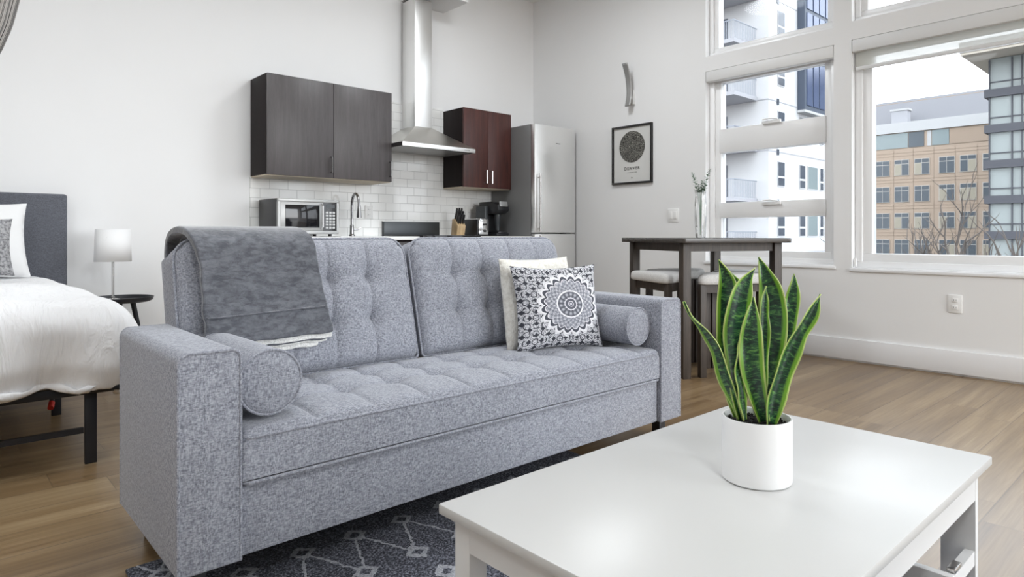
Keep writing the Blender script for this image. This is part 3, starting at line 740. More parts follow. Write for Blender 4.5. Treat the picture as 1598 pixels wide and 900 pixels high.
# ================================================================== SOFA
def superslab(mb, x0, x1, y0, y1, h0, crown, rnd, tx, ty, mat, nx=120, ny=48, dep=.03, sig=.035, crease=.010, cl=.012, seed=0, creasey=.004, rc=0):
    """upholstered slab in local coords: top surface height above 0, tufts at tx x ty"""
    W_, H_ = x1-x0, y1-y0
    def hgt(x, y):
        dx = min(x-x0, x1-x); dy = min(y-y0, y1-y)
        z = h0 + crown*(1-(2*(x-x0)/W_-1)**4)*(1-(2*(y-y0)/H_-1)**4)
        for d_ in (dx, dy):
            if d_ < rnd: z -= rnd*(1-math.sqrt(max(0, 1-((rnd-d_)/rnd)**2)))
        for a in tx:
            if abs(x-a) < .14:
                for b_ in ty:
                    r2 = ((x-a)**2 + (y-b_)**2)
                    z -= dep*math.exp(-r2/(2*sig*sig))*.65 + dep*.35*math.exp(-math.sqrt(r2)/(sig*.35))
                z -= crease*math.exp(-abs(x-a)/cl)*(1 if dy > .01 else .4)
        for b_ in ty:
            z -= creasey*math.exp(-abs(y-b_)/cl)
        z += .0035*wob(x*3, y*3, 2.0, seed)
        return z
    def g(u, v):
        x, y = x0+W_*u, y0+H_*v; z = hgt(x, y)
        if rc:
            cy_ = y1-rc
            for cx_, sg_ in ((x0+rc, -1), (x1-rc, 1)):
                a_, b_ = (x-cx_)*sg_/rc, (y-cy_)/rc
                if a_ > 0 and b_ > 0:
                    k_ = max(a_, b_)/math.hypot(a_, b_); x = cx_+sg_*a_*k_*rc; y = cy_+b_*k_*rc
        return mat @ Vector((x, y, z))
    vs = mb.grid(nx, ny, g, uv=False)
    ring = [vs[0][i] for i in range(nx+1)] + [vs[j][nx] for j in range(1, ny+1)] + [vs[ny][i] for i in range(nx-1, -1, -1)] + [vs[j][0] for j in range(ny-1, 0, -1)]
    inv = mat.inverted()
    low = []
    for v_ in ring:
        p_ = inv @ v_.co; low.append(mb.bm.verts.new(mat @ Vector((p_.x, p_.y, .012))))
    n_ = len(ring)
    for i in range(n_): mb.bm.faces.new((ring[i], low[i], low[(i+1) % n_], ring[(i+1) % n_]))
    mb.bm.faces.new(low)
    return [v_.co.copy() for v_ in ring], [v_.co.copy() for v_ in low]
def rect_path(x0, x1, y0, y1, z, r, n=5):
    pts = []
    for cx0, cy0, a0 in ((x1-r, y1-r, 0), (x0+r, y1-r, 90), (x0+r, y0+r, 180), (x1-r, y0+r, 270)):
        for k in range(n+1): a_ = R(a0 + 90*k/n); pts.append((cx0+r*math.cos(a_), cy0+r*math.sin(a_), z))
    return pts
SX0, SX1, SYF, SYB = .450, 2.572, 1.690, 2.43
AW, AH, BZ = .152, .645, .10
sofa = thing('sofa', 'light grey tweed tufted two-back sofa with square arms on the rug', 'sofa', (1.511, 2.05, 0)); so = Vector((1.511, 2.05, 0))
def S(*a): return (a[0]-so.x, a[1]-so.x, a[2]-so.y, a[3]-so.y, a[4], a[5])
for sgn in (-1, 1):
    x0 = SX0 if sgn < 0 else SX1-AW; x1 = x0+AW
    mb = MB(); nS = 26
    # arm: extruded profile with soft shoulders, slightly domed top
    t = bmesh.new(); bmesh.ops.create_cube(t, size=1)
    for v_ in t.verts: v_.co = Vector((x0-so.x + (v_.co.x+.5)*AW, SYF-so.y + (v_.co.y+.5)*(.61), BZ + (v_.co.z+.5)*(AH-BZ)))
    top_e = [e_ for e_ in t.edges if abs(e_.verts[0].co.z-AH) < 1e-4 and abs(e_.verts[1].co.z-AH) < 1e-4 and abs(e_.verts[0].co.x-e_.verts[1].co.x) < 1e-4]
    bmesh.ops.bevel(t, geom=top_e, offset=.028, segments=6, profile=.5, affect='EDGES')
    bmesh.ops.bevel(t, geom=[e_ for e_ in t.edges if e_.calc_face_angle(0) > .8], offset=.008, segments=3, profile=.5, affect='EDGES')
    mb.merge(t); arm = mb.build('arm', 'sofa_tweed', sofa, ang=50)
    X0, X1 = x0-so.x, x1-so.x; yf = SYF-so.y+.002; yb = yf+.606
    def loop(y_):
        pts = [(X0+.003, y_, BZ+.004), (X0+.003, y_, AH-.03)]
        for k in range(1, 6): a_ = PI - PI/2*k/6; pts.append((X0+.028+.025*math.cos(a_), y_, AH-.028+.025*math.sin(a_)))
        for k in range(1, 6): a_ = PI/2 - PI/2*k/6; pts.append((X1-.028+.025*math.cos(a_), y_, AH-.028+.025*math.sin(a_)))
        pts += [(X1-.003, y_, AH-.03), (X1-.003, y_, BZ+.004)]; return pts
    for y_p in (yf, yb-.004): MB().tube(loop(y_p), .0048, 8).build('piping', 'sofa_tweed', arm)
IX0, IX1 = SX0+AW+.003, SX1-AW-.003
MB().box(*S(IX0, IX1, SYF+.018, 2.40, BZ+.002, .285), bev=.008).build('base_rail', 'sofa_tweed', sofa)
# seat: tufted bench cushion
mb = MB(); sm_ = Matrix.Translation((-so.x, -so.y, .287))
TX = [.81, .995, 1.18, 1.36, 1.54, 1.725, 1.91, 2.095, 2.28]; TY = [1.915, 2.075]
ring, low = superslab(mb, IX0+.001, IX1-.001, SYF+.006, 2.235, .142, .016, .022, TX, TY, sm_, 300, 74, dep=.030, sig=.032, crease=.0095, cl=.009, creasey=.007)
seat = mb.build('seat_cushion', 'sofa_tweed', sofa, ang=60)
MB().tube([(p_[0]-so.x, p_[1]-so.y, .292) for p_ in rect_path(IX0+.004, IX1-.004, SYF+.004, 2.2, 0, .02)], .005, 8, closed=True).build('piping', 'sofa_tweed', seat)
MB().tube([(p_[0]-so.x, p_[1]-so.y, .408) for p_ in rect_path(IX0+.004, IX1-.004, SYF+.006, 2.2, 0, .02)], .0045, 8, closed=True).build('piping', 'sofa_tweed', seat)
# backs: local X along sofa, local Y up the back, local Z outwards (to the front)
TILT = R(14)
def back_path(x0, x1, y0, y1, r):
    pts = []
    for cx0, cy0, a0, rr in ((x1-r, y1-r, 0, r), (x0+r, y1-r, 90, r), (x0+.015, y0+.015, 180, .015), (x1-.015, y0+.015, 270, .015)):
        for k in range(9): a_ = R(a0+90*k/8); pts.append((cx0+rr*math.cos(a_), cy0+rr*math.sin(a_)))
    return pts
def back(x0, x1, tx):
    hgt_ = .50
    mat = Matrix.Translation((-so.x, 2.335-so.y, .405)) @ Matrix.Rotation(PI/2 - TILT, 4, 'X')
    mb = MB(); bz = .405
    ty = [.178, .342]
    ring, low = superslab(mb, x0, x1, 0, hgt_, .138, .032, .045, tx, ty, mat, 150, 90, dep=.038, sig=.030, crease=.011, cl=.010, seed=x0, creasey=.004, rc=.075)
    b_ = mb.build('backrest', 'sofa_tweed', sofa, ang=60)
    fr_ = [mat @ Vector((p_[0], p_[1], .110)) for p_ in back_path(x0, x1, 0, hgt_, .075)]
    MB().tube(fr_, .0048, 8, closed=True).build('piping', 'sofa_tweed', b_)
    # rear shell of this back
    mb = MB(); mb.box(x0+.004, x1-.004, .02, hgt_-.035, -.055, .010, mat, bev=.012); mb.build('back_shell', 'sofa_tweed', b_)
back(.608, 1.500, [.80, .965, 1.13, 1.297]); back(1.522, 2.414, [1.718, 1.885, 2.05, 2.22])
for lx, ly in ((.51, 1.76), (2.50, 1.76), (.53, 2.24), (2.50, 2.24)):
    MB().box(lx-so.x-.022, lx-so.x+.022, ly-so.y-.022, ly-so.y+.022, .014 if ly < 2 and lx < 2.0 else 0.0, BZ, bev=.003).build('leg', 'black_plastic', sofa)

# bolsters
def bolster(label, x, y0, y1, z, r):
    t = thing('bolster', label, 'cushion', (x, y0, z), 0, 'round bolster cushions on the sofa')
    L_ = y1-y0; mb = MB()
    prof = [(.001, -.006), (r*.5, -.005), (r*.85, -.001), (r*.97, .004), (r, .012)] + [(r*(1+.012*math.sin(PI*k/10)), .012+(L_-.024)*k/10) for k in range(1, 10)] + [(r, L_-.012), (r*.97, L_-.004), (r*.85, L_+.001), (.001, L_+.006)]
    mb.lathe(prof, 48, Matrix.Rotation(-PI/2, 4, 'X')).build('cover', 'sofa_tweed', t, ang=70)
    for yy_ in (.004, L_-.004):
        MB().tube([(r*.99*math.cos(2*PI*k/48), yy_, r*.99*math.sin(2*PI*k/48)) for k in range(48)], .0038, 8, closed=True).build('piping', 'sofa_tweed', t)
bolster('grey tweed bolster cushion at the left arm below the blanket', .699, 1.745, 2.165, .532, .088)
bolster('grey tweed bolster cushion at the right arm beside the patterned pillow', 2.332, 1.745, 2.05, .529, .082)

# pillows
tag(cushion('throw_pillow', 'cream_fleece', .45, .405, .12, T(2.082, 2.118, .627, rx=R(-8), rz=R(2)), crinkle=.012, sd_=5, pinch=.05, power=.42), 'cream fleece pillow behind the mandala pillow on the sofa', 'pillow')
tag(cushion('throw_pillow', 'mandala_print', .43, .37, .13, T(2.058, 1.978, .617, rx=R(-11), rz=R(-16)), crinkle=.006, sd_=11, pinch=.09, power=.45), 'black and white mandala print pillow on the sofa seat', 'pillow')

# blanket folded over the left back
t = thing('throw_blanket', 'dark grey plush blanket with white fleece lining over sofa back', 'blanket', (.87, 2.34, .92))
def back_front(s_):   # point on front face of backrest (world y,z) at height z, offset outward
    return 2.335 - .145 - .03
def profile(off, zfront, zrear):
    pts = []; n1 = 26
    # front face line of the back: from base (y=2.335-.17/cos..) leaning back
    def yf_(z_): return 2.335 + math.tan(TILT)*(z_-.405) - (.163+off)/math.cos(TILT)
    def yr_(z_): return 2.335 + math.tan(TILT)*(z_-.405) + .062 + off
    zt = .858
    for k in range(n1+1): z_ = zfront + (zt-zfront)*k/n1; pts.append((yf_(z_), z_))
    a, b_ = yf_(zt), yr_(zt); cyy = (a+b_)/2; ra = (b_-a)/2; rz_ = .052+off*.9
    for k in range(1, 14): an_ = PI*(1-k/14); pts.append((cyy+ra*math.cos(an_), zt+rz_*math.sin(an_)**.8))
    n2 = 10
    for k in range(n2+1): z_ = zt + (zrear-zt)*k/n2; pts.append((yr_(z_), z_))
    return pts
def drape(name, mat, x0, x1, off, thick, zf, zr, skew, seed, parent):
    pr = profile(off, zf, zr); n_ = len(pr)-1; mb = MB()
    def surf(o_):
        pr2 = profile(off+o_, zf, zr)
        def g(u, v):
            i = v*n_; k = min(int(i), n_-1); f_ = i-k
            y_ = pr2[k][0]*(1-f_)+pr2[k+1][0]*f_; z_ = pr2[k][1]*(1-f_)+pr2[k+1][1]*f_
            edge = min(u, 1-u)
            rr_ = max(0, min(1, (v-.48)/.14)); x_ = x0+(x1-x0)*u + skew*(1-v)*u - .022*(1-u)*rr_*rr_*(3-2*rr_) + .006*wob(v*4, u, 3, seed)
            y_ += .007*wob(u*2.2, v*4, 2, seed)
            z_ -= .025*(1-v)**2*(u-.5)*-0.4
            hem = .008*wob(u*3, 0, 2, seed+4) if v < .03 else 0
            return Vector((x_-.87, y_-2.34, z_+hem-.92))
        return g
    a = mb.grid(44, n_, surf(thick), uv=False); b2 = mb.grid(44, n_, surf(0), uv=False, flip=True)
    bm_ = mb.bm
    def stitch(l1, l2):
        for i in range(len(l1)-1): bm_.faces.new((l1[i], l1[i+1], l2[i+1], l2[i]))
    stitch(a[0], b2[0]); stitch(a[-1], b2[-1]); stitch([r_2[0] for r_2 in a], [r_2[0] for r_2 in b2]); stitch([r_2[-1] for r_2 in a], [r_2[-1] for r_2 in b2])
    o = mb.build(name, mat, parent, ang=60)
    md = o.modifiers.new('b', 'BEVEL'); md.width = min(.006, thick*.4); md.segments = 3; md.limit_method = 'ANGLE'; md.angle_limit = R(50)
    return o
drape('inner_fold', 'sherpa', .73, .985, .004, .012, .533, .70, .06, 9, t)
drape('middle_fold', 'plush_blanket', .700, 1.015, .024, .009, .556, .68, .06, 9, t)
drape('middle_lining', 'sherpa', .725, 1.015, .0165, .007, .548, .68, .06, 9, t)
drape('outer_lining', 'sherpa', .715, 1.028, .0325, .0092, .562, .66, .06, 9, t)
drape('outer_fold', 'plush_blanket', .660, 1.028, .030, .028, .580, .64, .06, 9, t)
# hem seam line across the outer fold
pr = profile(.0585, .578, .64)
mb = MB(); yy_s = lambda z_: 2.335 + math.tan(TILT)*(z_-.405) - (.163+.0585)/math.cos(TILT)
mb.tube([(.668+.395*k/20-.87, yy_s(.665)-2.34-.0005+.007*wob(k/20*2.2, .17, 2, 9), .665+.012*k/20-.92) for k in range(21)], .0035, 6)
mb.build('hem_seam', 'plush_blanket', t)

# ================================================================== RUG + COFFEE TABLE + PLANT
mb = MB(); mb.box(.412, 2.04, -.40, 2.04, .0005, .0135, bev=.004)
tag(mb.build('area_rug', 'trellis_rug'), 'charcoal shag rug with pale trellis pattern under the sofa and coffee table', 'rug')

t = thing('coffee_table', 'white lacquered rectangular coffee table on the rug', 'coffee table', (1.205, .655, .0135)); cz = .0135
tx0, tx1, ty0, ty1 = -.521, .516, -.308, .297
BX('tabletop', 'white_lacquer', t, tx0, tx1, ty0, ty1, .418, .4365, bev=.0025)
ap = MB(); ins_ = .022
ap.box(tx0+ins_, tx1-ins_, ty0+ins_, ty0+ins_+.018, .345, .4178).box(tx0+ins_, tx1-ins_, ty1-ins_-.018, ty1-ins_, .345, .4178)
ap.box(tx0+ins_, tx0+ins_+.018, ty0+ins_+.018, ty1-ins_-.018, .362, .4178).box(tx1-ins_-.018, tx1-ins_, ty0+ins_+.018, ty1-ins_-.018, .362, .4178)
ap.build('apron', 'white_satin', t, smooth=False)
for lx, lw, ld in ((tx0+ins_-.001, .040, .042), (tx1-ins_-.0185, .0195, .066)):
    for fr_y in (0, 1):
        ly = ty0+ins_-.001 if fr_y == 0 else ty1-ins_-ld+.001
        BX('leg', 'white_satin', t, lx, lx+lw, ly, ly+ld, 0, .4178, bev=.002)
BX('end_shelf', 'white_satin', t, tx0+ins_+.019, tx0+.125, ty0+ins_+.044, ty1-ins_-.045, .275, .290, bev=.002)
for ya in (ty0+ins_+.001, ty1-ins_-.021): BX('side_rail', 'white_satin', t, .3255, tx1-ins_-.019, ya, ya+.018, .205, .236)
BX('cross_rail', 'white_satin', t, .305, .325, ty0+ins_+.001, ty1-ins_-.003, .205, .238, bev=.001)
for ya in (ty0+ins_+.02, ty1-ins_-.04): MB().box(.330, .375, ya-.019, ya-.003, .2365, .246, bev=.002).build('lift_hinge', 'handle_metal', t)

# plant
DZ = 1.281; UC = .482
F2 = Vector((math.cos(AZ), math.sin(AZ))); R2 = Vector((math.sin(AZ), -math.cos(AZ)))
def ud(u, d): p_ = R2*u + F2*d; return p_.x, p_.y
pcx, pcy = ud(UC, DZ)
t = thing('potted_snake_plant', 'snake plant in a white cylindrical pot on the coffee table', 'plant', (pcx, pcy, .4502))
MB().lathe([(.060, 0), (.0645, .003), (.0655, .010), (.0655, .122), (.0645, .1245), (.0620, .1245), (.0605, .121), (.0600, .105), (.0595, .03)], 72, cap1=True).build('pot', 'ceramic', t)
sb = MB(); sb.lathe([(.0001, .112), (.03, .113), (.0585, .109), (.059, .10)], 40)
for k in range(160):
    a_, rr = random.uniform(0, 2*PI), .056*math.sqrt(random.random()); bmv = bmesh.new(); bmesh.ops.create_icosphere(bmv, subdivisions=1, radius=random.uniform(.002, .0045))
    sb.merge(bmv, Matrix.Translation((rr*math.cos(a_), rr*math.sin(a_), .113)))
sb.build('soil', 'soil', t)
def leaf(pts, wid, face=0.0, fold=.25, twist=0.0, n=46, m=12):
    """pts: (u px, v px, depth offset m) along the midrib from base to tip in the plant's own plane; widths in m"""
    k = DZ/FPX
    P = [Vector((0, 0, 0)) for _ in pts]
    for i, (px, py, dd) in enumerate(pts):
        # metres right of pot centre, metres above table, metres towards the back
        sc = (DZ+dd)/FPX; uu_ = (px-CX)*sc - UC; zz_ = EYE - (py-Y0)*sc - .4502
        w_ = R2*uu_ + F2*dd; P[i] = Vector((w_.x, w_.y, zz_))
    def interp(arr, s_):
        x_ = s_*(len(arr)-1); i = min(int(x_), len(arr)-2); f_ = x_-i
        p0 = arr[max(i-1, 0)]; p1 = arr[i]; p2 = arr[i+1]; p3 = arr[min(i+2, len(arr)-1)]
        return .5*((2*p1) + (p2-p0)*f_ + (2*p0-5*p1+4*p2-p3)*f_*f_ + (3*p1-p0-3*p2+p3)*f_**3)
    mb = MB()
    toCam = -Vector((F2.x, F2.y, 0))
    def g(u, v):
        c_ = interp(P, v); tg = (interp(P, min(1, v+.02)) - interp(P, max(0, v-.02))).normalized()
        wd = max(.0004, interp(wid, v))
        side = tg.cross(toCam).normalized(); nrm = side.cross(tg).normalized()
        an_ = face + twist*v; sd2 = side*math.cos(an_) + nrm*math.sin(an_); nr2 = nrm*math.cos(an_) - side*math.sin(an_)
        a_ = (u-.5)*2; rip = .0022*math.sin(v*19+face*5)*a_*abs(a_)
        return c_ + sd2*(a_*wd/2) + nr2*(fold*wd/2*(a_*a_) + rip)
    mb.grid(m, n, g)
    o = mb.build('leaf', 'snake_leaf', t, ang=180, keep=True)
    md = o.modifiers.new('s', 'SOLIDIFY'); md.thickness = .0022; md.offset = 0
    return o
W = lambda *a: [x_*DZ/FPX for x_ in a]
leaf([(1157, 655, .0), (1147, 622, -.005), (1133, 586, -.012), (1121, 545, -.02), (1100, 515, -.03), (1079, 492, -.035), (1067, 470, -.04)], W(10, 22, 26, 26, 14, 8, 1), face=1.05, fold=.5)
leaf([(1152, 650, .02), (1141, 600, .022), (1136, 540, .025), (1136, 480, .028), (1135, 440, .03), (1122, 405, .03)], W(14, 26, 32, 34, 26, .5), face=.35, fold=.4)
leaf([(1160, 640, .03), (1158, 580, .035), (1156, 520, .04), (1154, 460, .045), (1139, 423, .045)], W(10, 22, 28, 26, .5), face=-.3, fold=.3)
leaf([(1157, 652, .0), (1151, 610, .0), (1147, 560, .0), (1146, 510, .0), (1153, 468, .002), (1163, 440, .004), (1178, 418, .006)], W(15, 26, 38, 43, 39, 22, .5), face=-.15, fold=.35)
leaf([(1187, 650, .022), (1194, 600, .022), (1200, 550, .024), (1205, 500, .026), (1202, 455, .028), (1193, 425, .028), (1184, 401, .028)], W(18, 30, 42, 45, 36, 20, .5), face=.2, fold=.3)
leaf([(1187, 640, .008), (1189, 580, .008), (1190, 520, .008), (1191, 480, .008), (1195, 446, .010)], W(10, 18, 22, 17, .5), face=-.35, fold=.4)
leaf([(1192, 657, -.018), (1183, 620, -.02), (1174, 580, -.024), (1171, 540, -.026), (1173, 500, -.024), (1176, 463, -.02)], W(16, 26, 34, 35, 24, .5), face=.25, fold=.45)
leaf([(1162, 655, -.02), (1157, 620, -.022), (1152, 585, -.024), (1153, 550, -.024), (1159, 517, -.022)], W(9, 15, 17, 13, .5), face=-.5, fold=.3)
leaf([(1201, 640, .03), (1214, 580, .036), (1226, 525, .04), (1234, 480, .042), (1238, 450, .042), (1239, 427, .042)], W(12, 20, 24, 25, 17, .5), face=.1, fold=.3)
leaf([(1201, 662, -.022), (1207, 620, -.026), (1222, 570, -.03), (1242, 525, -.034), (1264, 490, -.036), (1280, 459, -.036)], W(22, 34, 36, 30, 24, .5), face=-.35, fold=.5)

# ================================================================== BAR TABLE SET
fu, fd = 1.125, 4.233; ex = Vector((.958, .285)); ey = Vector((-.285, .958)); SD = .70
cu_ = fu + (ex.x+ey.x)*SD/2; cd_ = fd + (ex.y+ey.y)*SD/2
bcx, bcy = ud(cu_, cd_)
exw = Vector(ud(ex.x, ex.y)); brz = math.atan2(exw.y, exw.x)
t = thing('bar_table', 'dark wood square counter-height table in front of the narrow window', 'table', (bcx, bcy, 0), brz)
hs2 = SD/2; ov = .085
MB().prism([(p_[0], p_[1]) for p_ in rect_path(-hs2-ov, hs2+ov, -hs2-ov, hs2+ov, 0, .05, 6)], .880, .912, None, .003).build('tabletop', 'bar_wood_top', t, ang=30)
ap = MB(); q_ = .012
for a in ((-hs2, hs2, -hs2-q_, -hs2+q_), (-hs2, hs2, hs2-q_, hs2+q_)): ap.box(a[0]+.03, a[1]-.03, a[2], a[3], .825, .8797)
for a in ((-hs2-q_, -hs2+q_), (hs2-q_, hs2+q_)): ap.box(a[0], a[1], -hs2+.03, hs2-.03, .825, .8797)
ap.build('apron', 'bar_wood', t, smooth=False)
for sx_ in (-1, 1):
    for sy_ in (-1, 1): BX('leg', 'bar_wood', t, sx_*hs2-.029, sx_*hs2+.029, sy_*hs2-.029, sy_*hs2+.029, 0, .8796, bev=.002)
# wedge stools, one per side
def rounded_poly(pts, r, n=6):
    out_ = []
    m_ = len(pts)
    for i in range(m_):
        p0, p1, p2 = Vector(pts[i-1]), Vector(pts[i]), Vector(pts[(i+1) % m_])
        a = (p0-p1).normalized(); b_ = (p2-p1).normalized(); h_ = a.angle(b_)/2; dd = min(r/math.tan(h_), (p0-p1).length*.45, (p2-p1).length*.45)
        s0, s1 = p1+a*dd, p1+b_*dd
        for k in range(n+1):
            f_ = k/n; out_.append(tuple((s0*(1-f_)**2 + p1*2*f_*(1-f_) + s1*f_*f_)))
    return out_
proto = thing('bar_stool', '', 'stool', (bcx, bcy, 0), brz, 'wedge stools around the bar table')
ow, iw, y_o, y_i = .300, .055, -.400, -.105
poly = rounded_poly([(-ow, y_o), (ow, y_o), (iw, y_i), (-iw, y_i)], .05)
cen = Vector((0, (y_o*1.4+y_i*.6)/2))
mb = MB(); rs = []
for z_, s_ in ((.608, .93), (.613, .985), (.630, 1.0), (.650, .99), (.665, .95), (.673, .86), (.677, .66), (.679, .3)):
    rs.append([Vector((cen.x+(p_[0]-cen.x)*s_, cen.y+(p_[1]-cen.y)*s_, z_)) for p_ in poly])
mb.rings(rs).build('seat', 'stool_fabric', proto, ang=180)
legs = [(-.225, y_o+.045), (.225, y_o+.045), (-.028, y_i+.0), (.028, y_i+.0)]
for lx, ly in legs: BX('leg', 'bar_wood', proto, lx-.022, lx+.022, ly-.02, ly+.02, 0, .6078, bev=.002)
ap = MB(); ap.box(-.202, .202, y_o+.033, y_o+.053, .552, .6075)
for s_ in (-1, 1):
    a = Vector((s_*.225, y_o+.065)); b_ = Vector((s_*.035, y_i-.02)); dv = b_-a
    ap.box(0, dv.length, -.009, .009, .552, .6072, T(a.x, a.y, 0, rz=math.atan2(dv.y, dv.x)))
ap.build('apron', 'bar_wood', proto, smooth=False)
ap = MB(); ap.box(-.202, .202, y_o+.035, y_o+.055, .22, .25).build('footrest', 'bar_wood', proto, smooth=False)
labs = ['wedge stool with pale seat on the near right side of the bar table', 'wedge stool with pale seat on the window side of the bar table',
        'wedge stool with pale seat on the far left side of the bar table', 'wedge stool with pale seat left of the bar table near the sofa arm']
for k in range(4):
    o = proto if k == 0 else copy_tree(proto)
    o.rotation_euler = (0, 0, brz + k*PI/2); o['label'] = labs[k]
    pull = (.0, .0, .0, .045)[k]; a_ = brz + k*PI/2 - PI/2; o.location = (bcx+pull*math.cos(a_), bcy+pull*math.sin(a_), 0)

# vase with eucalyptus
vx, vy = ud(1.385, 4.78)
t = thing('vase', 'slim clear glass vase with eucalyptus sprigs on the bar table', 'vase', (vx, vy, .9122))
mb = MB(); nr = []
prof = [(.030, 0), (.033, .01), (.036, .08), (.040, .17), (.041, .24), (.036, .29), (.034, .315), (.040, .345)]
for r_0, z_ in prof: nr.append([Vector((r_0*(1+.06*math.cos(8*2*PI*i/64))*math.cos(2*PI*i/64), r_0*(1+.06*math.cos(8*2*PI*i/64))*math.sin(2*PI*i/64), z_)) for i in range(64)])
o = mb.rings(nr, cap1=False).build('glass_body', 'clear_glass', t, ang=60)
random.seed(3)
for k, (du, top) in enumerate(((-.055, .475), (.065, .50), (.012, .42), (-.015, .39), (.03, .40))):
    w_ = R2*du; pts = [Vector((0, 0, .02)), Vector((w_.x*.12, w_.y*.12, .22)), Vector((w_.x*.35, w_.y*.35, .33)), Vector((w_.x*.8, w_.y*.8, top-.05)), Vector((w_.x*1.1, w_.y*1.1, top))]
    sg = MB().tube(pts, [.0022, .002, .0018, .0014, .001], 6).build('sprig', 'eucalyptus_leaf', t)
    lf = MB()
    for j in range(26):
        f_ = .52 + .48*j/25; i_ = min(int(f_*4), 3); g_ = f_*4-i_; c_ = pts[i_].lerp(pts[i_+1], min(1, g_))
        a_ = j*2.4+k; r_l = .013*(1.15-.6*(j/25)); dirv = Vector((math.cos(a_), math.sin(a_), .35)).normalized()
        sd2 = dirv.cross(Vector((0, 0, 1))).normalized(); ring_ = [c_ + dirv*(r_l*(1+math.cos(q2))) + sd2*(r_l*.62*math.sin(q2)) for q2 in [2*PI*z2/8 for z2 in range(8)]]
        lf.bm.faces.new([lf.bm.verts.new(p_) for p_ in ring_])
    o = lf.build('leaves', 'eucalyptus_leaf', sg, smooth=False); md = o.modifiers.new('s', 'SOLIDIFY'); md.thickness = .0008

# ================================================================== OUTSIDE
GZ = -9.0
struct('ground', 'asphalt', MB().box(WX+3, 420, -220, 260, GZ-.5, GZ), smooth=False)
# white apartment block across the street
FY = 18.1; AX = 36.6
t = thing('apartment_building', 'white stucco apartment building with balconies and a blue glazed bay', 'building', (AX, FY, GZ))
def A(*b): return (b[0]-AX, b[1]-AX, b[2]-FY, b[3]-FY, b[4]-GZ, b[5]-GZ)
MB().box(*A(AX, 47.4, FY, 46, GZ, 30)).build('walls', 'stucco_white', t, smooth=False)
jl = MB()
for k in range(-3, 7):
    z_ = 5.9+3.0*k; jl.box(*A(AX-.02, 47.4, FY-.02, FY-.001, z_-.03, z_+.03)).box(*A(AX-.02, AX-.001, FY, 46, z_-.03, z_+.03))
jl.build('joint_lines', 'slab_grey', t, smooth=False)
for k in range(-4, 6):
    zb_ = 3.85+3.0*k
    for (x0, x1, mt_) in ((37.69, 38.6, 'window_dark'), (40.6, 41.42, 'window_dark'), (41.8, 43.25, 'window_teal'), (43.62, 44.13, 'window_dark'), (44.42, 45.3, 'window_teal')):
        if k >= 2 and x0 > 40: continue
        if mt_ == 'window_dark':
            o = BX('window', 'stucco_white', t, *A(x0, x1, FY-.04, FY-.021, zb_, zb_+1.5)); BX('pane', mt_, o, *A(x0+.05, x1-.05, FY-.05, FY-.041, zb_+.62, zb_+1.45)); BX('pane', mt_, o, *A(x0+.05, x1-.05, FY-.05, FY-.041, zb_+.05, zb_+.5))
        else:
            o = BX('window', 'stucco_white', t, *A(x0, x1, FY-.04, FY-.021, zb_, zb_+1.5)); BX('pane', mt_, o, *A(x0+.05, x1-.05, FY-.05, FY-.041, zb_+.05, zb_+1.45))
    BX('vent', 'window_dark', t, *A(37.6, 37.85, FY-.05, FY-.021, zb_+1.85, zb_+2.2))
for k in range(-3, 4):
    zs = 9.1+3.0*k-.0
    bal = BX('balcony', 'slab_grey', t, *A(33.9, AX-.021, 18.78, 23.5, zs-.22, zs))
    rb = MB(); rb.box(*A(33.92, AX-.03, 18.80, 18.84, zs+1.0, zs+1.05)).box(*A(33.92, 33.96, 18.84, 23.45, zs+1.0, zs+1.05))
    for j in range(22): x_ = 33.94 + j*.12; rb.box(*A(x_, x_+.02, 18.81, 18.83, zs, zs+1.0))
    for j in range(36): y_ = 18.9+j*.125; rb.box(*A(33.93, 33.95, y_, y_+.02, zs, zs+1.0))
    rb.build('railing', 'rail_grey', bal, smooth=False)
    BX('door', 'window_dark', t, *A(AX-.05, AX-.021, 20.7, 22.2, zs+.02, zs+2.1))
# glazed bay
by = BX('bay', 'bay_blue', t, *A(40.34, 47.3, 17.63, FY-.021, 8.7, 29))
for k in range(7):
    for fl_ in range(6):
        x0 = 40.62+k*.92; BX('bay_pane', 'bay_glass', by, *A(x0, x0+.74, 17.58, 17.629, 9.0+fl_*3.0, 11.75+fl_*3.0))
BX('bay_soffit', 'parapet_white', by, *A(40.3, 47.3, 17.6, FY-.021, 8.55, 8.699))
# podium kerb in front
tag(BX('retaining_wall', 'parapet_white', None, 22, 60, 12.0, 12.35, GZ+.001, -2.1), 'low white wall in front of the white apartment building', 'wall')
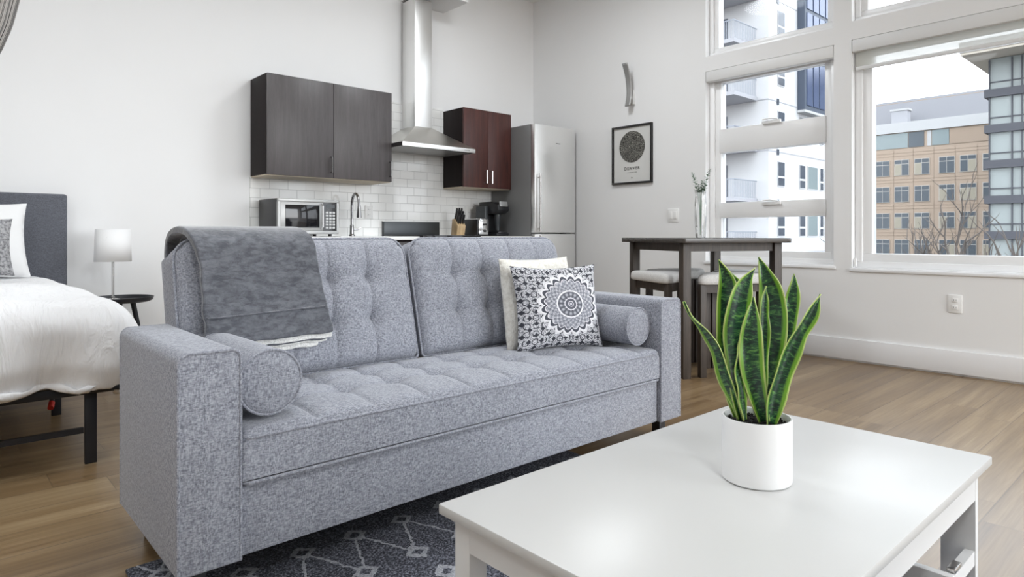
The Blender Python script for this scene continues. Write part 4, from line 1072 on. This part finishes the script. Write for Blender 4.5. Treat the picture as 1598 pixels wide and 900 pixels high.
# tan office building
OX = 108.
t = thing('office_building', 'tan stone office building with rows of square windows behind the wide window', 'building', (OX, 30, GZ))
def B_(*b): return (b[0]-OX, b[1]-OX, b[2]-30, b[3]-30, b[4]-GZ, b[5]-GZ)
MB().box(*B_(OX, 135, -10, 60, GZ, 13.8)).build('walls', 'tan_stone', t, smooth=False)
jl = MB()
for k in range(-3, 3):
    for dz_ in (2.75, 3.2): jl.box(*B_(OX-.03, OX-.001, -10, 60, 10.0+3.95*k+dz_-.04, 10.0+3.95*k+dz_+.04))
for k in range(-14, 12): jl.box(*B_(OX-.03, OX-.001, 28.65+k*2.62, 28.74+k*2.62, GZ, 13.7))
jl.build('stone_joints', 'tan_joint', t, smooth=False)
cols_ = [36.4, 33.8, 31.16, 28.05, 25.5, 22.85, 20.2, 39.5, 42.1]
rg = random.Random(5)
for k in range(-3, 1):
    for c_ in cols_:
        z0_ = 9.75+3.95*k+.05; o = BX('window', 'office_frame', t, *B_(OX-.10, OX-.031, c_-1.95, c_, z0_, z0_+2.35))
        for (ya, yb2) in ((c_-1.88, c_-1.0), (c_-.92, c_-.07)):
            warm = rg.random() < .2
            BX('pane', 'office_glass_warm' if warm else 'office_glass', o, *B_(OX-.13, OX-.101, ya, yb2, z0_+.07, z0_+1.65)); BX('pane', 'office_glass', o, *B_(OX-.13, OX-.101, ya, yb2, z0_+1.75, z0_+2.28))
BX('parapet', 'parapet_white', t, *B_(OX-.3, 135.2, -10.2, 60.2, 16.2, 17.7))
BX('clerestory_wall', 'tan_stone', t, *B_(OX, 135, -10, 60, 13.801, 16.199))
for (a, b_, mt_) in ((32.0, 37.2, 'window_teal'), (29.9, 31.9, 'office_glass'), (29.0, 29.5, 'parapet_white'), (26.8, 28.9, 'window_teal'), (14, 26.7, 'tan_joint'), (37.4, 50, 'window_teal')):
    BX('clerestory', mt_, t, *B_(OX-.08, OX-.001, a, b_, 13.9, 16.1))
pm = MB(); pm.rings([[Vector(p_) for p_ in ((q2-OX, ya-30, z2-GZ) for q2, ya, z2 in ((111, -8, 17.71), (111, 58, 17.71), (134, 58, 17.71), (134, -8, 17.71)))], [Vector(p_) for p_ in ((q2-OX, ya-30, z2-GZ) for q2, ya, z2 in ((113.5, -6, 22), (113.5, 56, 22), (132, 56, 22), (132, -6, 22)))]])
pm.build('mechanical_roof', 'roof_metal', t, smooth=False)
BX('rooftop_unit', 'slab_grey', t, *B_(OX+.6, OX+2.2, 32.3, 34.4, 17.71, 19.6)); BX('rooftop_hood', 'parapet_white', t, *B_(OX+.5, OX+2.3, 32.1, 34.6, 19.601, 19.9))
# glass tower at right
TX0 = 80.
t = thing('glass_tower', 'glass office tower with dark bands and an overhanging roof at right', 'building', (TX0, 10, GZ))
def C_(*b): return (b[0]-TX0, b[1]-TX0, b[2]-10, b[3]-10, b[4]-GZ, b[5]-GZ)
BX('glazing', 'tower_glass', t, *C_(TX0, 100, -25, 16.4, GZ, 18.7))
for k in range(-6, 2): BX('spandrel_band', 'tower_band', t, *C_(TX0-.35, 100, -25.2, 16.75, 11.25+3.57*k, 12.05+3.57*k))
ml = MB()
for y_ in [16.35, 14.5, 13.7] + [13.7-.9*k for k in range(1, 30)]: ml.box(*C_(TX0-.18, TX0-.001, y_-.06, y_+.06, GZ, 18.6))
for k in range(-6, 3): ml.box(*C_(TX0-.1, TX0-.001, -25, 16.4, 9.15+3.57*k, 9.25+3.57*k))
ml.build('mullions', 'tower_band', t, smooth=False)
BX('roof_eave', 'eave', t, *C_(TX0-3.6, 101, -26, 18.0, 18.75, 19.0)); BX('roof_fascia', 'parapet_white', t, *C_(TX0-3.7, 101, -26, 18.1, 19.001, 20.0))
# bare trees
def tree(label, px, d, top, seed, spread=.9):
    rg = random.Random(seed); x_, y_ = ud((px-CX)/FPX*d, d)
    t = thing('bare_tree', label, 'tree', (x_, y_, GZ), 0, 'bare trees outside the wide window'); mb = MB()
    H_ = top-GZ
    mb.tube([(0, 0, 0), (.05, .02, H_*.3), (.0, .08, H_*.55)], [.22, .17, .13], 8)
    def br(p_, d_, ln, r_0, lev):
        pts = [p_]; q2 = p_.copy(); dd = d_.copy()
        for i in range(4):
            dd = (dd + Vector((rg.uniform(-.22, .22), rg.uniform(-.22, .22), rg.uniform(-.05, .20)))).normalized(); q2 = q2+dd*ln/4; pts.append(q2.copy())
        mb.tube(pts, [r_0*(1-.17*i) for i in range(5)], 5)
        if lev < 4:
            for i in range(3 if lev < 2 else 2):
                k_ = rg.choice((2, 3, 4)); nd = (dd + Vector((rg.uniform(-1, 1), rg.uniform(-1, 1), rg.uniform(-.1, .7)))*spread).normalized()
                br(pts[k_], nd, ln*rg.uniform(.55, .75), r_0*.6, lev+1)
    for i in range(5):
        a_ = i*2*PI/5+rg.uniform(-.3, .3); br(Vector((0, .08, H_*(.42+.03*i))), Vector((math.cos(a_)*.75, math.sin(a_)*.75, .9)).normalized(), H_*.26, .10, 1)
    mb.build('branches', 'bark', t)
tree('bare tree in the middle of the view through the wide window', 1470, 34, 3.0, 4)
tree('bare tree in front of the glass tower', 1590, 24, 2.3, 9)
tree('small bare tree at the left of the view through the wide window', 1388, 27, .5, 12)
